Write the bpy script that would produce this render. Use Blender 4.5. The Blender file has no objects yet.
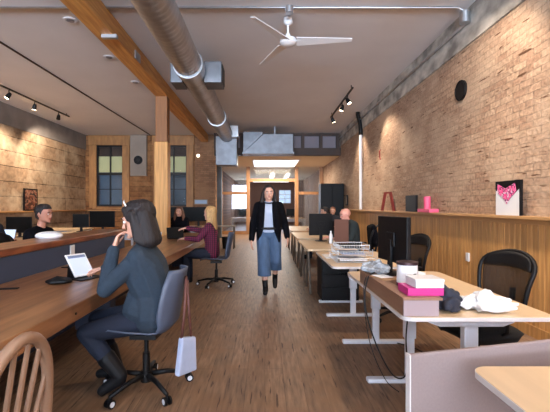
import bpy, bmesh, math, random
from mathutils import Vector, Matrix, noise
random.seed(7)
SC = bpy.context.scene
COL = SC.collection
PI = math.pi
V = Vector

# ------------------------------------------------------------------ camera
cam_d = bpy.data.cameras.new('camera'); cam = bpy.data.objects.new('camera', cam_d); COL.objects.link(cam)
cam.location = (0, 0, 1.4); cam.rotation_euler = (PI/2, 0, 0)
cam_d.sensor_width = 36; cam_d.lens = 25.0; cam_d.shift_x = 10/550; cam_d.clip_start = .02
SC.camera = cam
SC.view_settings.view_transform = 'Standard'; SC.view_settings.look = 'None'
SC.view_settings.gamma = 1; SC.view_settings.use_curve_mapping = False
SC.view_settings.exposure = .82
# ------------------------------------------------------------------ world and big lights
W = bpy.data.worlds.new('sky'); SC.world = W; W.use_nodes = True
bg = W.node_tree.nodes['Background']; bg.inputs[0].default_value = (.55, .72, 1, 1); bg.inputs[1].default_value = .65

def area(name, loc, rot, sx, sy, power, color, spread=PI):
    l = bpy.data.lights.new(name, 'AREA'); l.shape = 'RECTANGLE'; l.size = sx; l.size_y = sy
    l.energy = power; l.color = color; l.spread = spread
    o = bpy.data.objects.new(name, l); COL.objects.link(o); o.location = loc; o.rotation_euler = rot
    return o
# daylight in the street windows behind the camera
area('street_window_daylight', (-.3, -9.85, 2.1), (PI/2, 0, PI), 6.0, 2.6, 2000, (.72, .84, 1.0), 2.2).rotation_euler = (PI/2+.85, 0, 0)
area('street_window_daylight_left', (-5.2, -9.85, 2.1), (PI/2, 0, 0), 3.0, 2.4, 800, (.66, .80, 1.0), 2.2).rotation_euler = (PI/2+.85, 0, 0)
# the skylight over the far end
area('skylight_daylight', (.4, 17.4, 3.25), (0, 0, 0), 1.9, 2.4, 170, (1.0, .86, .66))
area('rear_room_window_daylight', (-.2, 28.6, 2.0), (-PI/2, 0, 0), 4.0, 1.6, 110, (.7, .8, 1.0))

def point(name, loc, power, color, r=.15):
    l = bpy.data.lights.new(name, 'POINT'); l.energy = power; l.color = color; l.shadow_soft_size = r
    o = bpy.data.objects.new(name, l); COL.objects.link(o); o.location = loc; return o
WARM = (1.0, .82, .64)
def spot(name, loc, target, power, angle=70, blend=.6, color=WARM, r=.05):
    l = bpy.data.lights.new(name, 'SPOT'); l.energy = power; l.color = color; l.spot_size = math.radians(angle)
    l.spot_blend = blend; l.shadow_soft_size = r
    o = bpy.data.objects.new(name, l); COL.objects.link(o); o.location = loc
    o.rotation_euler = (V(target)-V(loc)).to_track_quat('-Z', 'Y').to_euler(); return o

# ------------------------------------------------------------------ materials
def lin(c):
    return tuple(((v/255)/12.92 if v/255 <= .04045 else ((v/255+.055)/1.055)**2.4) for v in c)
MATS = {}
def mat(name, rgb, rough=.5, metal=0, var=0, scale=8, stretch=(1, 1, 1), bump=0, dark=None, spec=.5, trans=0, emit=0, island=0, alpha=1, coat=0):
    if name in MATS: return MATS[name]
    m = bpy.data.materials.new(name); m.use_nodes = True; nt = m.node_tree; N = nt.nodes; L = nt.links
    b = N['Principled BSDF']; c = (*lin(rgb), 1)
    b.inputs['Base Color'].default_value = c; b.inputs['Roughness'].default_value = rough
    b.inputs['Metallic'].default_value = metal; b.inputs['Specular IOR Level'].default_value = spec
    b.inputs['Transmission Weight'].default_value = trans; b.inputs['Alpha'].default_value = alpha
    b.inputs['Coat Weight'].default_value = coat
    if emit:
        b.inputs['Emission Color'].default_value = c; b.inputs['Emission Strength'].default_value = emit
    if var or bump:
        tc = N.new('ShaderNodeTexCoord'); mp = N.new('ShaderNodeMapping'); mp.inputs['Scale'].default_value = stretch
        nz = N.new('ShaderNodeTexNoise'); nz.inputs['Scale'].default_value = scale; nz.inputs['Detail'].default_value = 5
        L.new(tc.outputs['Object'], mp.inputs[0]); L.new(mp.outputs[0], nz.inputs['Vector'])
        if var:
            d = (*lin(dark), 1) if dark else tuple(v*(1-var) for v in c[:3])+(1,)
            r = N.new('ShaderNodeValToRGB'); r.color_ramp.elements[0].position = .35; r.color_ramp.elements[1].position = .65
            r.color_ramp.elements[0].color = d; r.color_ramp.elements[1].color = c
            L.new(nz.outputs['Fac'], r.inputs[0]); src = r.outputs[0]
            if island:
                g = N.new('ShaderNodeNewGeometry'); mr = N.new('ShaderNodeMapRange')
                mr.inputs['To Min'].default_value = 1-island; mr.inputs['To Max'].default_value = 1+island*.6
                L.new(g.outputs['Random Per Island'], mr.inputs[0])
                hs = N.new('ShaderNodeHueSaturation'); L.new(mr.outputs[0], hs.inputs['Value']); L.new(src, hs.inputs['Color']); src = hs.outputs[0]
            L.new(src, b.inputs['Base Color'])
        if bump:
            bp = N.new('ShaderNodeBump'); bp.inputs['Strength'].default_value = bump; bp.inputs['Distance'].default_value = .02
            L.new(nz.outputs['Fac'], bp.inputs['Height']); L.new(bp.outputs[0], b.inputs['Normal'])
    MATS[name] = m
    return m

def brick_mat(name, plane, c1, c2, mortar, bw, bh, msize, offset=.5, rough=.85, bump=.6, patch=None, pscale=.6, patch_lo=.45, patch_hi=.65, rot=0, fine=(30, .3), crack=None, smear=.03, spec=.3, bias=0, fstretch=(1, 1)):
    """brick / plank pattern on the plane 'YZ', 'XZ' or 'XY'"""
    m = bpy.data.materials.new(name); m.use_nodes = True; nt = m.node_tree; N = nt.nodes; L = nt.links
    b = N['Principled BSDF']; b.inputs['Roughness'].default_value = rough; b.inputs['Specular IOR Level'].default_value = spec
    tc = N.new('ShaderNodeTexCoord'); sp = N.new('ShaderNodeSeparateXYZ'); cb = N.new('ShaderNodeCombineXYZ')
    L.new(tc.outputs['Object'], sp.inputs[0])
    L.new(sp.outputs[plane[0]], cb.inputs[0]); L.new(sp.outputs[plane[1]], cb.inputs[1])
    nz0 = N.new('ShaderNodeTexNoise'); nz0.inputs['Scale'].default_value = 6; nz0.inputs['Detail'].default_value = 3
    L.new(cb.outputs[0], nz0.inputs['Vector'])
    mx = N.new('ShaderNodeVectorMath'); mx.operation = 'MULTIPLY_ADD'; mx.inputs[1].default_value = (smear, smear, 0)
    L.new(nz0.outputs['Color'], mx.inputs[0]); L.new(cb.outputs[0], mx.inputs[2])
    bt = N.new('ShaderNodeTexBrick'); bt.inputs['Scale'].default_value = 1; bt.inputs['Brick Width'].default_value = bw
    bt.inputs['Row Height'].default_value = bh; bt.inputs['Mortar Size'].default_value = msize; bt.offset = offset
    bt.inputs['Mortar Smooth'].default_value = .3; bt.inputs['Bias'].default_value = bias
    bt.inputs['Color1'].default_value = (*lin(c1), 1); bt.inputs['Color2'].default_value = (*lin(c2), 1); bt.inputs['Mortar'].default_value = (*lin(mortar), 1)
    L.new(mx.outputs[0], bt.inputs['Vector'])
    src = bt.outputs['Color']
    nf = N.new('ShaderNodeTexNoise'); nf.inputs['Scale'].default_value = fine[0]; nf.inputs['Detail'].default_value = 6
    mf = N.new('ShaderNodeMapping'); mf.inputs['Scale'].default_value = (*fstretch, 1); L.new(cb.outputs[0], mf.inputs[0]); L.new(mf.outputs[0], nf.inputs['Vector'])
    mr = N.new('ShaderNodeMapRange'); mr.inputs['From Min'].default_value = .3; mr.inputs['From Max'].default_value = .7
    mr.inputs['To Min'].default_value = 1-fine[1]; mr.inputs['To Max'].default_value = 1+fine[1]*.5
    L.new(nf.outputs['Fac'], mr.inputs[0])
    hs = N.new('ShaderNodeHueSaturation'); L.new(src, hs.inputs['Color']); L.new(mr.outputs[0], hs.inputs['Value']); src = hs.outputs[0]
    if patch:
        np_ = N.new('ShaderNodeTexNoise'); np_.inputs['Scale'].default_value = pscale; np_.inputs['Detail'].default_value = 6; np_.inputs['Roughness'].default_value = .65
        L.new(cb.outputs[0], np_.inputs['Vector'])
        rp = N.new('ShaderNodeMapRange'); rp.inputs['From Min'].default_value = patch_lo; rp.inputs['From Max'].default_value = patch_hi
        L.new(np_.outputs['Fac'], rp.inputs[0])
        mm = N.new('ShaderNodeMix'); mm.data_type = 'RGBA'; mm.inputs['B'].default_value = (*lin(patch), 1)
        sc_ = N.new('ShaderNodeMath'); sc_.operation = 'MULTIPLY'; sc_.inputs[1].default_value = .75; L.new(rp.outputs[0], sc_.inputs[0])
        L.new(sc_.outputs[0], mm.inputs['Factor']); L.new(src, mm.inputs['A']); src = mm.outputs['Result']
    if crack:   # (stretch_x, stretch_y, scale, lo, colour)
        mp = N.new('ShaderNodeMapping'); mp.inputs['Scale'].default_value = (crack[0], crack[1], 1); L.new(cb.outputs[0], mp.inputs[0])
        nc = N.new('ShaderNodeTexNoise'); nc.inputs['Scale'].default_value = crack[2]; nc.inputs['Detail'].default_value = 4; L.new(mp.outputs[0], nc.inputs['Vector'])
        rc = N.new('ShaderNodeMapRange'); rc.inputs['From Min'].default_value = crack[3]; rc.inputs['From Max'].default_value = crack[3]+.05
        L.new(nc.outputs['Fac'], rc.inputs[0])
        mm = N.new('ShaderNodeMix'); mm.data_type = 'RGBA'; mm.inputs['B'].default_value = (*lin(crack[4]), 1)
        L.new(rc.outputs[0], mm.inputs['Factor']); L.new(src, mm.inputs['A']); src = mm.outputs['Result']
    L.new(src, b.inputs['Base Color'])
    ad = N.new('ShaderNodeMath'); ad.operation = 'MULTIPLY_ADD'; ad.inputs[1].default_value = -1; L.new(bt.outputs['Fac'], ad.inputs[0]); L.new(nf.outputs['Fac'], ad.inputs[2])
    bp = N.new('ShaderNodeBump'); bp.inputs['Strength'].default_value = bump; bp.inputs['Distance'].default_value = .015
    L.new(ad.outputs[0], bp.inputs['Height']); L.new(bp.outputs[0], b.inputs['Normal'])
    MATS[name] = m
    return m

M_brick = brick_mat('tan_brick', 'YZ', (190, 162, 138), (168, 136, 114), (162, 138, 118), .23, .078, .006, patch=(200, 176, 152), pscale=.9, crack=(1.3, 9, 1.9, .64, (96, 66, 48)), bump=.9, fine=(22, .35))
M_brick_back = brick_mat('brown_brick', 'XZ', (156, 118, 90), (130, 94, 70), (110, 84, 66), .24, .08, .006, patch=(160, 122, 90), pscale=.9)
M_board_wall = brick_mat('plank_wall', 'YZ', (172, 144, 116), (142, 114, 88), (74, 56, 42), 3.4, .42, .012, patch=(204, 184, 156), pscale=1.1, fine=(7, .35), bump=.5)
M_board_back = brick_mat('plank_wall_back', 'XZ', (150, 104, 66), (118, 78, 48), (56, 38, 26), 1.8, .2, .008, patch=(176, 132, 88), pscale=1.3, fine=(9, .35), bump=.5)
M_floor = brick_mat('plank_floor', 'YX', (142, 113, 89), (122, 96, 75), (94, 72, 56), 1.25, .15, .0025, offset=.37, rough=.5, bump=.15, patch=(126, 94, 68), pscale=3.2, fine=(6, .45), crack=(.9, 11, 3.4, .625, (68, 46, 32)), smear=0, fstretch=(.7, 6), spec=.3)
M_ceiling = mat('ceiling_paint', (222, 220, 222), .9, var=.04, scale=1.5)
M_ceil_rear = mat('soffit_paint', (226, 212, 184), .9)
M_concrete = mat('flaked_concrete', (206, 200, 190), .9, var=1, dark=(124, 120, 114), scale=3.5, bump=.7, stretch=(1, .6, 1))
M_grey_band = mat('grey_plaster', (140, 132, 126), .9, var=.25, scale=2, bump=.3)
M_wains = mat('wainscot_pine', (208, 158, 96), .45, var=.25, dark=(180, 130, 78), scale=5, stretch=(3, 6, .35), bump=.1, island=.22)
M_shelf = mat('shelf_wood', (176, 128, 78), .5, var=.25, scale=6, stretch=(6, .6, 3))
M_beam = mat('fir_beam', (222, 164, 92), .5, var=.3, dark=(190, 126, 62), scale=3.5, stretch=(6, .4, 6), bump=.15)
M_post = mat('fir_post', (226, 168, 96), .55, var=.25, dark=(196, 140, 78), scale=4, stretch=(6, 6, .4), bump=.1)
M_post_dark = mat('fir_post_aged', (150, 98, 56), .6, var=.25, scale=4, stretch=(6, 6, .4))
M_trimwood = mat('window_trim_wood', (172, 122, 70), .55, var=.3, scale=4, stretch=(3, 3, .7))
M_door_frame = mat('partition_wood', (160, 112, 68), .5, var=.25, scale=4, stretch=(3, 3, .5))
M_table = mat('table_wood', (158, 112, 74), .30, var=.4, dark=(112, 74, 48), scale=3.2, stretch=(5, .45, 5), bump=.06, spec=.5)
M_cap = mat('cap_wood', (150, 88, 54), .3, var=.4, dark=(96, 50, 30), scale=5, stretch=(3, .6, 3))
M_divider = mat('divider_grey', (56, 66, 88), .7)
M_galv = mat('galvanised_steel', (196, 199, 204), .42, 1, var=.2, scale=6)
M_sheet = mat('duct_sheet_metal', (128, 131, 137), .5, 1, var=.25, scale=4)
M_white_metal = mat('white_powder_coat', (214, 218, 226), .35)
M_white = mat('white_plastic', (226, 226, 228), .35)
M_desk = mat('birch_laminate', (212, 184, 148), .35, var=.08, scale=4, stretch=(4, .6, 1))
M_desk_edge = mat('white_edge_band', (214, 208, 206), .4)
M_trestle = mat('trestle_metal', (112, 102, 92), .4, .4)
M_black = mat('black_plastic', (13, 13, 16), .5, spec=.25)
M_black_fab = mat('black_mesh_fabric', (13, 13, 16), .9, var=.2, scale=60)
M_black_metal = mat('black_metal', (16, 16, 18), .45, .3)
M_screen_off = mat('dark_screen_glass', (8, 9, 11), .45, spec=.12)
M_screen_on = mat('lit_screen', (176, 200, 226), .3, emit=.9)
M_tablet_on = mat('lit_tablet_screen', (176, 186, 214), .3, emit=.38)
M_glass = mat('clear_glass', (235, 242, 245), .05, trans=1, alpha=.35)
M_lamp = mat('lamp_glow', (255, 236, 200), .5, emit=14)
M_sky = mat('skylight_glow', (246, 248, 250), .5, emit=1.6)
M_shell = mat('slate_shell_plastic', (72, 80, 98), .5)
M_screen_fab = mat('mauve_screen_felt', (142, 126, 124), .9, var=.06, scale=90)
M_box_wood = mat('laminate_riser', (150, 112, 88), .55, var=.2, scale=4, stretch=(6, .8, 6))
M_box_end = mat('riser_end', (160, 140, 142), .6)
M_dark_wood = mat('dark_timber', (62, 42, 32), .6, var=.3, scale=4)
M_greybox = mat('grey_board', (150, 138, 126), .8, var=.1, scale=3)
M_paper = mat('paper', (222, 222, 224), .8)
M_pink = mat('magenta_card', (196, 44, 128), .5)
M_dpink = mat('magenta_glow_print', (222, 64, 96), .5)
M_denim = mat('denim', (74, 98, 130), .85, var=.25, scale=9, stretch=(2, 2, .6))
M_dark_denim = mat('dark_denim', (20, 30, 50), .85, var=.2, scale=14)
M_teal = mat('teal_knit', (36, 50, 64), .9, var=.15, scale=40, bump=.2)
M_blackcloth = mat('black_cloth', (12, 12, 17), .95, spec=.1)
M_navycloth = mat('navy_cloth', (24, 26, 36), .9)
M_whitecloth = mat('white_cloth', (214, 216, 220), .9, bump=.2, scale=15)
M_leather = mat('black_leather', (14, 15, 19), .55, spec=.3)
M_skin = mat('skin', (206, 156, 134), .55)
M_skin2 = mat('skin_tan', (176, 120, 98), .55)
M_skin_pink = mat('skin_pink', (212, 150, 134), .5)
M_hair_dark = mat('dark_hair', (30, 21, 22), .65, var=.35, scale=8, stretch=(12, 12, .7), bump=.5)
M_hair_brown = mat('auburn_hair', (112, 68, 44), .6, var=.35, scale=8, stretch=(12, 12, .7), bump=.4)
M_hair_blond = mat('blond_hair', (200, 158, 104), .6, var=.35, scale=8, stretch=(12, 12, .7), bump=.4)
M_lips = mat('lips', (156, 70, 70), .5)
M_eye = mat('eye_dark', (28, 20, 18), .3)
M_eyew = mat('eye_white', (224, 220, 216), .3)
M_brownp = mat('brown_board', (96, 62, 50), .7)
M_strap = mat('brown_strap', (92, 52, 44), .6)
M_bag = mat('pale_blue_canvas', (168, 178, 204), .85, var=.1, scale=12)
M_plast = mat('clear_crumpled_plastic', (196, 204, 212), .2, var=.5, scale=30, bump=1, alpha=.75)
M_windsor = mat('windsor_beech', (158, 124, 100), .35, var=.25, scale=5, stretch=(2, 2, .6))
M_outer = mat('neighbour_wall', (110, 124, 136), .9, var=.3, scale=2)
M_cable = mat('cable_black', (14, 14, 16), .5)

def plaid():
    m = bpy.data.materials.new('magenta_plaid'); m.use_nodes = True; N = m.node_tree.nodes; L = m.node_tree.links
    b = N['Principled BSDF']; b.inputs['Roughness'].default_value = .9
    tc = N.new('ShaderNodeTexCoord'); outs = []
    for ax in (0, 2):
        w = N.new('ShaderNodeTexWave'); w.bands_direction = 'XYZ'[ax]; w.inputs['Scale'].default_value = 9
        L.new(tc.outputs['Object'], w.inputs['Vector']); outs.append(w.outputs['Fac'])
    a = N.new('ShaderNodeMath'); a.operation = 'MULTIPLY'; L.new(outs[0], a.inputs[0]); L.new(outs[1], a.inputs[1])
    r = N.new('ShaderNodeValToRGB'); r.color_ramp.elements[0].color = (*lin((30, 12, 30)), 1); r.color_ramp.elements[1].color = (*lin((138, 30, 74)), 1)
    r.color_ramp.elements[0].position = .1; r.color_ramp.elements[1].position = .6
    L.new(a.outputs[0], r.inputs[0]); L.new(r.outputs[0], b.inputs['Base Color'])
    return m
M_plaid = plaid()
def poster_mat(name, cols, scale, seed=0):
    m = bpy.data.materials.new(name); m.use_nodes = True; N = m.node_tree.nodes; L = m.node_tree.links
    b = N['Principled BSDF']; b.inputs['Roughness'].default_value = .4
    tc = N.new('ShaderNodeTexCoord'); n = N.new('ShaderNodeTexNoise'); n.inputs['Scale'].default_value = scale; n.inputs['Detail'].default_value = 2
    mp = N.new('ShaderNodeMapping'); mp.inputs['Location'].default_value = (seed, seed, 0)
    L.new(tc.outputs['Object'], mp.inputs[0]); L.new(mp.outputs[0], n.inputs['Vector'])
    r = N.new('ShaderNodeValToRGB'); r.color_ramp.interpolation = 'CONSTANT'
    els = r.color_ramp.elements
    while len(els) < len(cols): els.new(.5)
    for i, c in enumerate(cols): els[i].position = 0 if i == 0 else .36+.28*i/len(cols); els[i].color = (*lin(c), 1)
    L.new(n.outputs['Fac'], r.inputs[0]); L.new(r.outputs[0], b.inputs['Base Color'])
    return m

# ------------------------------------------------------------------ mesh helpers
class MB:
    def __init__(s): s.bm = bmesh.new(); s.mi = 0
    def _add(s, verts, faces):
        vs = [s.bm.verts.new(v) for v in verts]
        for f in faces:
            try:
                fc = s.bm.faces.new([vs[i] for i in f]); fc.material_index = s.mi
            except ValueError: pass
        return vs
    def box(s, x0, x1, y0, y1, z0, z1, rz=0, M=None):
        p = [(x, y, z) for z in (z0, z1) for x, y in ((x0, y0), (x1, y0), (x1, y1), (x0, y1))]
        if rz:
            c = V(((x0+x1)/2, (y0+y1)/2, 0)); R = Matrix.Rotation(rz, 3, 'Z'); p = [R @ (V(q)-c)+c for q in p]
        if M: p = [M @ V(q) for q in p]
        s._add(p, [(3, 2, 1, 0), (4, 5, 6, 7), (0, 1, 5, 4), (1, 2, 6, 5), (2, 3, 7, 6), (3, 0, 4, 7)]); return s
    def prism(s, poly, z0, z1, axis='z', M=None):
        n = len(poly)
        def P(a, b, c): return {'z': (a, b, c), 'y': (a, c, b), 'x': (c, a, b)}[axis]
        vs = [P(a, b, z0) for a, b in poly]+[P(a, b, z1) for a, b in poly]
        if M: vs = [M @ V(q) for q in vs]
        s._add(vs, [tuple(range(n))[::-1], tuple(range(n, 2*n))]+[(i, (i+1) % n, n+(i+1) % n, n+i) for i in range(n)]); return s
    def cyl(s, p0, p1, r0, r1=None, seg=16, caps=True):
        r1 = r0 if r1 is None else r1
        p0, p1 = V(p0), V(p1); d = (p1-p0).normalized(); a = d.orthogonal().normalized(); b = d.cross(a)
        vs = []
        for p, r in ((p0, r0), (p1, r1)):
            vs += [p+(a*math.cos(2*PI*i/seg)+b*math.sin(2*PI*i/seg))*r for i in range(seg)]
        f = [(i, (i+1) % seg, seg+(i+1) % seg, seg+i) for i in range(seg)]
        if caps: f += [tuple(range(seg))[::-1], tuple(range(seg, 2*seg))]
        s._add(vs, f); return s
    def tube(s, pts, r, seg=8, closed=False):
        pts = [V(p) for p in pts]; n = len(pts); vs = []; prev = None
        for i, p in enumerate(pts):
            if closed: d = pts[(i+1) % n]-pts[i-1]
            else: d = pts[min(i+1, n-1)]-pts[max(i-1, 0)]
            d.normalize()
            a = d.orthogonal() if prev is None else prev-d*prev.dot(d)
            a.normalize(); prev = a; b = d.cross(a); rr = r[i] if isinstance(r, (list, tuple)) else r
            vs += [p+(a*math.cos(2*PI*k/seg)+b*math.sin(2*PI*k/seg))*rr for k in range(seg)]
        f = []
        for i in range(n if closed else n-1):
            j = (i+1) % n
            f += [(i*seg+k, i*seg+(k+1) % seg, j*seg+(k+1) % seg, j*seg+k) for k in range(seg)]
        if not closed: f += [tuple(range(seg))[::-1], tuple(range((n-1)*seg, n*seg))]
        s._add(vs, f); return s
    def lathe(s, prof, c=(0, 0, 0), seg=24):
        vs = []; c = V(c)
        for r, z in prof: vs += [c+V((r*math.cos(2*PI*k/seg), r*math.sin(2*PI*k/seg), z)) for k in range(seg)]
        f = []
        for i in range(len(prof)-1): f += [(i*seg+k, i*seg+(k+1) % seg, (i+1)*seg+(k+1) % seg, (i+1)*seg+k) for k in range(seg)]
        f += [tuple(range(seg))[::-1], tuple(range((len(prof)-1)*seg, len(prof)*seg))]
        s._add(vs, f); return s
    def ell(s, c, r, seg=16, M=None):
        r = (r, r, r) if not isinstance(r, (tuple, list)) else r
        vs = []; rings = seg//2
        for i in range(1, rings):
            t = PI*i/rings
            vs += [V((c[0]+r[0]*math.sin(t)*math.cos(2*PI*k/seg), c[1]+r[1]*math.sin(t)*math.sin(2*PI*k/seg), c[2]+r[2]*math.cos(t))) for k in range(seg)]
        vs += [V((c[0], c[1], c[2]+r[2])), V((c[0], c[1], c[2]-r[2]))]
        if M: vs = [M @ v for v in vs]
        f = []
        for i in range(rings-2): f += [(i*seg+k, (i+1)*seg+k, (i+1)*seg+(k+1) % seg, i*seg+(k+1) % seg) for k in range(seg)]
        a = len(vs)-2; l = (rings-2)*seg
        f += [(a, k, (k+1) % seg) for k in range(seg)]+[(a+1, l+(k+1) % seg, l+k) for k in range(seg)]
        s._add(vs, f); return s
    def grid(s, fn, nu, nv, thick=.0):
        """fn(u,v)->point ; optional thickness along normal"""
        P = [[V(fn(i/nu, j/nv)) for j in range(nv+1)] for i in range(nu+1)]
        vs = [p for row in P for p in row]; w = nv+1
        f = [(i*w+j, (i+1)*w+j, (i+1)*w+j+1, i*w+j+1) for i in range(nu) for j in range(nv)]
        if thick:
            Q = []
            for i in range(nu+1):
                for j in range(nv+1):
                    du = P[min(i+1, nu)][j]-P[max(i-1, 0)][j]; dv = P[i][min(j+1, nv)]-P[i][max(j-1, 0)]
                    Q.append(P[i][j]-du.cross(dv).normalized()*thick)
            o = len(vs); vs += Q
            f += [tuple(o+k for k in q[::-1]) for q in f]
            for i in range(nu): f += [(i*w, o+i*w, o+(i+1)*w, (i+1)*w), ((i+1)*w+nv, o+(i+1)*w+nv, o+i*w+nv, i*w+nv)]
            for j in range(nv): f += [(j+1, o+j+1, o+j, j), (nu*w+j, o+nu*w+j, o+nu*w+j+1, nu*w+j+1)]
        s._add(vs, f); return s
    def build(s, name, m, parent=None, bevel=0, smooth=False, seg=2, subsurf=0):
        bmesh.ops.recalc_face_normals(s.bm, faces=s.bm.faces)
        me = bpy.data.meshes.new(name); s.bm.to_mesh(me); s.bm.free()
        for mm in (m if isinstance(m, (list, tuple)) else [m]): me.materials.append(mm)
        o = bpy.data.objects.new(name, me); COL.objects.link(o)
        if parent: o.parent = parent
        if smooth:
            for p in me.polygons: p.use_smooth = True
            if smooth == 'auto': me.set_sharp_from_angle(angle=math.radians(40))
        if bevel:
            b = o.modifiers.new('bevel', 'BEVEL'); b.width = bevel; b.segments = seg; b.limit_method = 'ANGLE'
        if subsurf:
            b = o.modifiers.new('subd', 'SUBSURF'); b.levels = subsurf; b.render_levels = subsurf
        return o

def thing(name, label, cat, loc=(0, 0, 0), rz=0, group=None):
    o = bpy.data.objects.new(name, None); COL.objects.link(o); o.empty_display_size = .1
    o.location = loc; o.rotation_euler = (0, 0, rz); tag(o, label, cat, group); return o
def tag(o, label, cat, group=None, kind=None):
    o['label'] = label; o['category'] = cat
    if group: o['group'] = group
    if kind: o['kind'] = kind
    return o
def struct(o): o['kind'] = 'structure'; return o
def dup(root, loc, rz, label, group=None):
    def cp(o, par):
        c = o.copy(); COL.objects.link(c)
        if par: c.parent = par
        for ch in [x for x in list(COL.objects) if x.parent == o]: cp(ch, c)
        return c
    r = cp(root, None); r.location = loc; r.rotation_euler = (0, 0, rz); r['label'] = label
    if group: r['group'] = group
    return r

# ------------------------------------------------------------------ volumes (people, cloth)
class Blob:
    """tapered capsules fused into one continuous skin"""
    def __init__(s): s.bm = bmesh.new()
    def _hull(s, pts):
        b = bmesh.new(); vs = [b.verts.new(p) for p in pts]
        r = bmesh.ops.convex_hull(b, input=vs)
        b.verts.ensure_lookup_table()
        dele = [g for g in b.verts if not g.link_faces]
        bmesh.ops.delete(b, geom=dele, context='VERTS')
        me = bpy.data.meshes.new('tmp'); b.to_mesh(me); b.free(); s.bm.from_mesh(me); bpy.data.meshes.remove(me)
    @staticmethod
    def _sph(c, r, sq=(1, 1, 1), n=10):
        out = []
        for i in range(n+1):
            t = PI*i/n
            for k in range(n+2):
                p = 2*PI*k/(n+2); out.append((c[0]+r*sq[0]*math.sin(t)*math.cos(p), c[1]+r*sq[1]*math.sin(t)*math.sin(p), c[2]+r*sq[2]*math.cos(t)))
                if i in (0, n): break
        return out
    def cap(s, p0, r0, p1, r1, sq=(1, 1, 1)): s._hull(s._sph(p0, r0, sq)+s._sph(p1, r1, sq)); return s
    def frust(s, p0, r0, p1, r1):
        s._hull([(V(p)+V((r*math.cos(a*PI/12), r*math.sin(a*PI/12), 0)))[:] for p, r in ((p0, r0), (p1, r1)) for a in range(24)]); return s
    def chain(s, pts, sq=(1, 1, 1)):
        for (a, ra), (b, rb) in zip(pts, pts[1:]): s.cap(a, ra, b, rb, sq)
        return s
    def ell(s, c, r): s._hull(s._sph(c, 1, r, 14)); return s
    def hull(s, balls):
        p = []
        for c, r in balls: p += s._sph(c, r, n=8)
        s._hull(p); return s
    def build(s, name, m, parent=None, vox=.01, it=3):
        me = bpy.data.meshes.new(name); s.bm.to_mesh(me); s.bm.free()
        o = bpy.data.objects.new(name, me); COL.objects.link(o)
        r = o.modifiers.new('r', 'REMESH'); r.mode = 'VOXEL'; r.voxel_size = vox; r.use_smooth_shade = True
        if it:
            q = o.modifiers.new('s', 'SMOOTH'); q.iterations = it; q.factor = .5
        dg = bpy.context.evaluated_depsgraph_get(); dg.update()
        me2 = bpy.data.meshes.new_from_object(o.evaluated_get(dg)); o.modifiers.clear(); o.data = me2; me2.name = name
        me2.materials.clear(); me2.materials.append(m)
        for p in me2.polygons: p.use_smooth = True
        if parent: o.parent = parent
        return o

# =================================================================== ROOM
XL, XR, YF, YB, H = -7.1, 2.9, -10.0, 15.1, 4.2
HR = 3.34    # ceiling of the rear part
struct(MB().box(XL-.3, XR+.3, YF-.3, 29.5, -.2, 0).build('floor', M_floor))
struct(MB().box(XL-.3, XR+.3, YF-.3, YB+.3, H, H+.2).build('ceiling', M_ceiling))
struct(MB().box(-1.94, XR+.3, 14.85, 15.4, HR, HR+.15).box(-2.5, XR+.3, 15.4, 29.5, HR, HR+.15).build('ceiling_rear', M_ceil_rear))
struct(MB().box(XR, XR+.3, YF-.3, 29.5, 0, 3.69).build('wall_right', M_brick))
# flaking concrete band above the brick, slightly proud
b = MB(); b.box(XR-.03, XR+.3, -10, 15.1, 3.69, H)
struct(b.build('trim_1', M_concrete))
struct(MB().box(XL-.3, XL, YF-.3, YB+.3, 0, 3.62).build('wall_left', M_board_wall))
struct(MB().box(XL-.3, XL+.03, YF-.3, YB, 3.62, H).build('trim_2', M_grey_band))
# wainscot of upright boards on the right wall
b = MB(); y = -9.9
while y < 14.6:
    b.box(XR-.03, XR, y, y+.088, .0, 1.24); y += .094
struct(b.build('trim_3', M_wains, bevel=.004, seg=1))
struct(MB().box(XR-.045, XR-.03, -9.9, 14.6, 0, .12).build('baseboard_right', M_wains))
b = MB(); b.box(XR-.14, XR, -9.9, 14.6, 1.255, 1.29); b.box(XR-.05, XR, -9.9, 14.6, 1.2, 1.255)
tag(b.build('wall_shelf', mat('honey_ledge', (190, 146, 96), .5), bevel=.005), 'long honey wood ledge running along the right brick wall above the upright boards', 'shelf')
# front wall (behind the camera) with street windows
b = MB()
b.box(XL, XR, YF-.2, YF, 0, .8); b.box(XL, XR, YF-.2, YF, 3.4, H)
for x0, x1 in ((XL, -6.7), (-3.7, -3.3), (2.7, XR)): b.box(x0, x1, YF-.2, YF, .8, 3.4)
struct(b.build('wall_front', M_brick_back))
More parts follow.
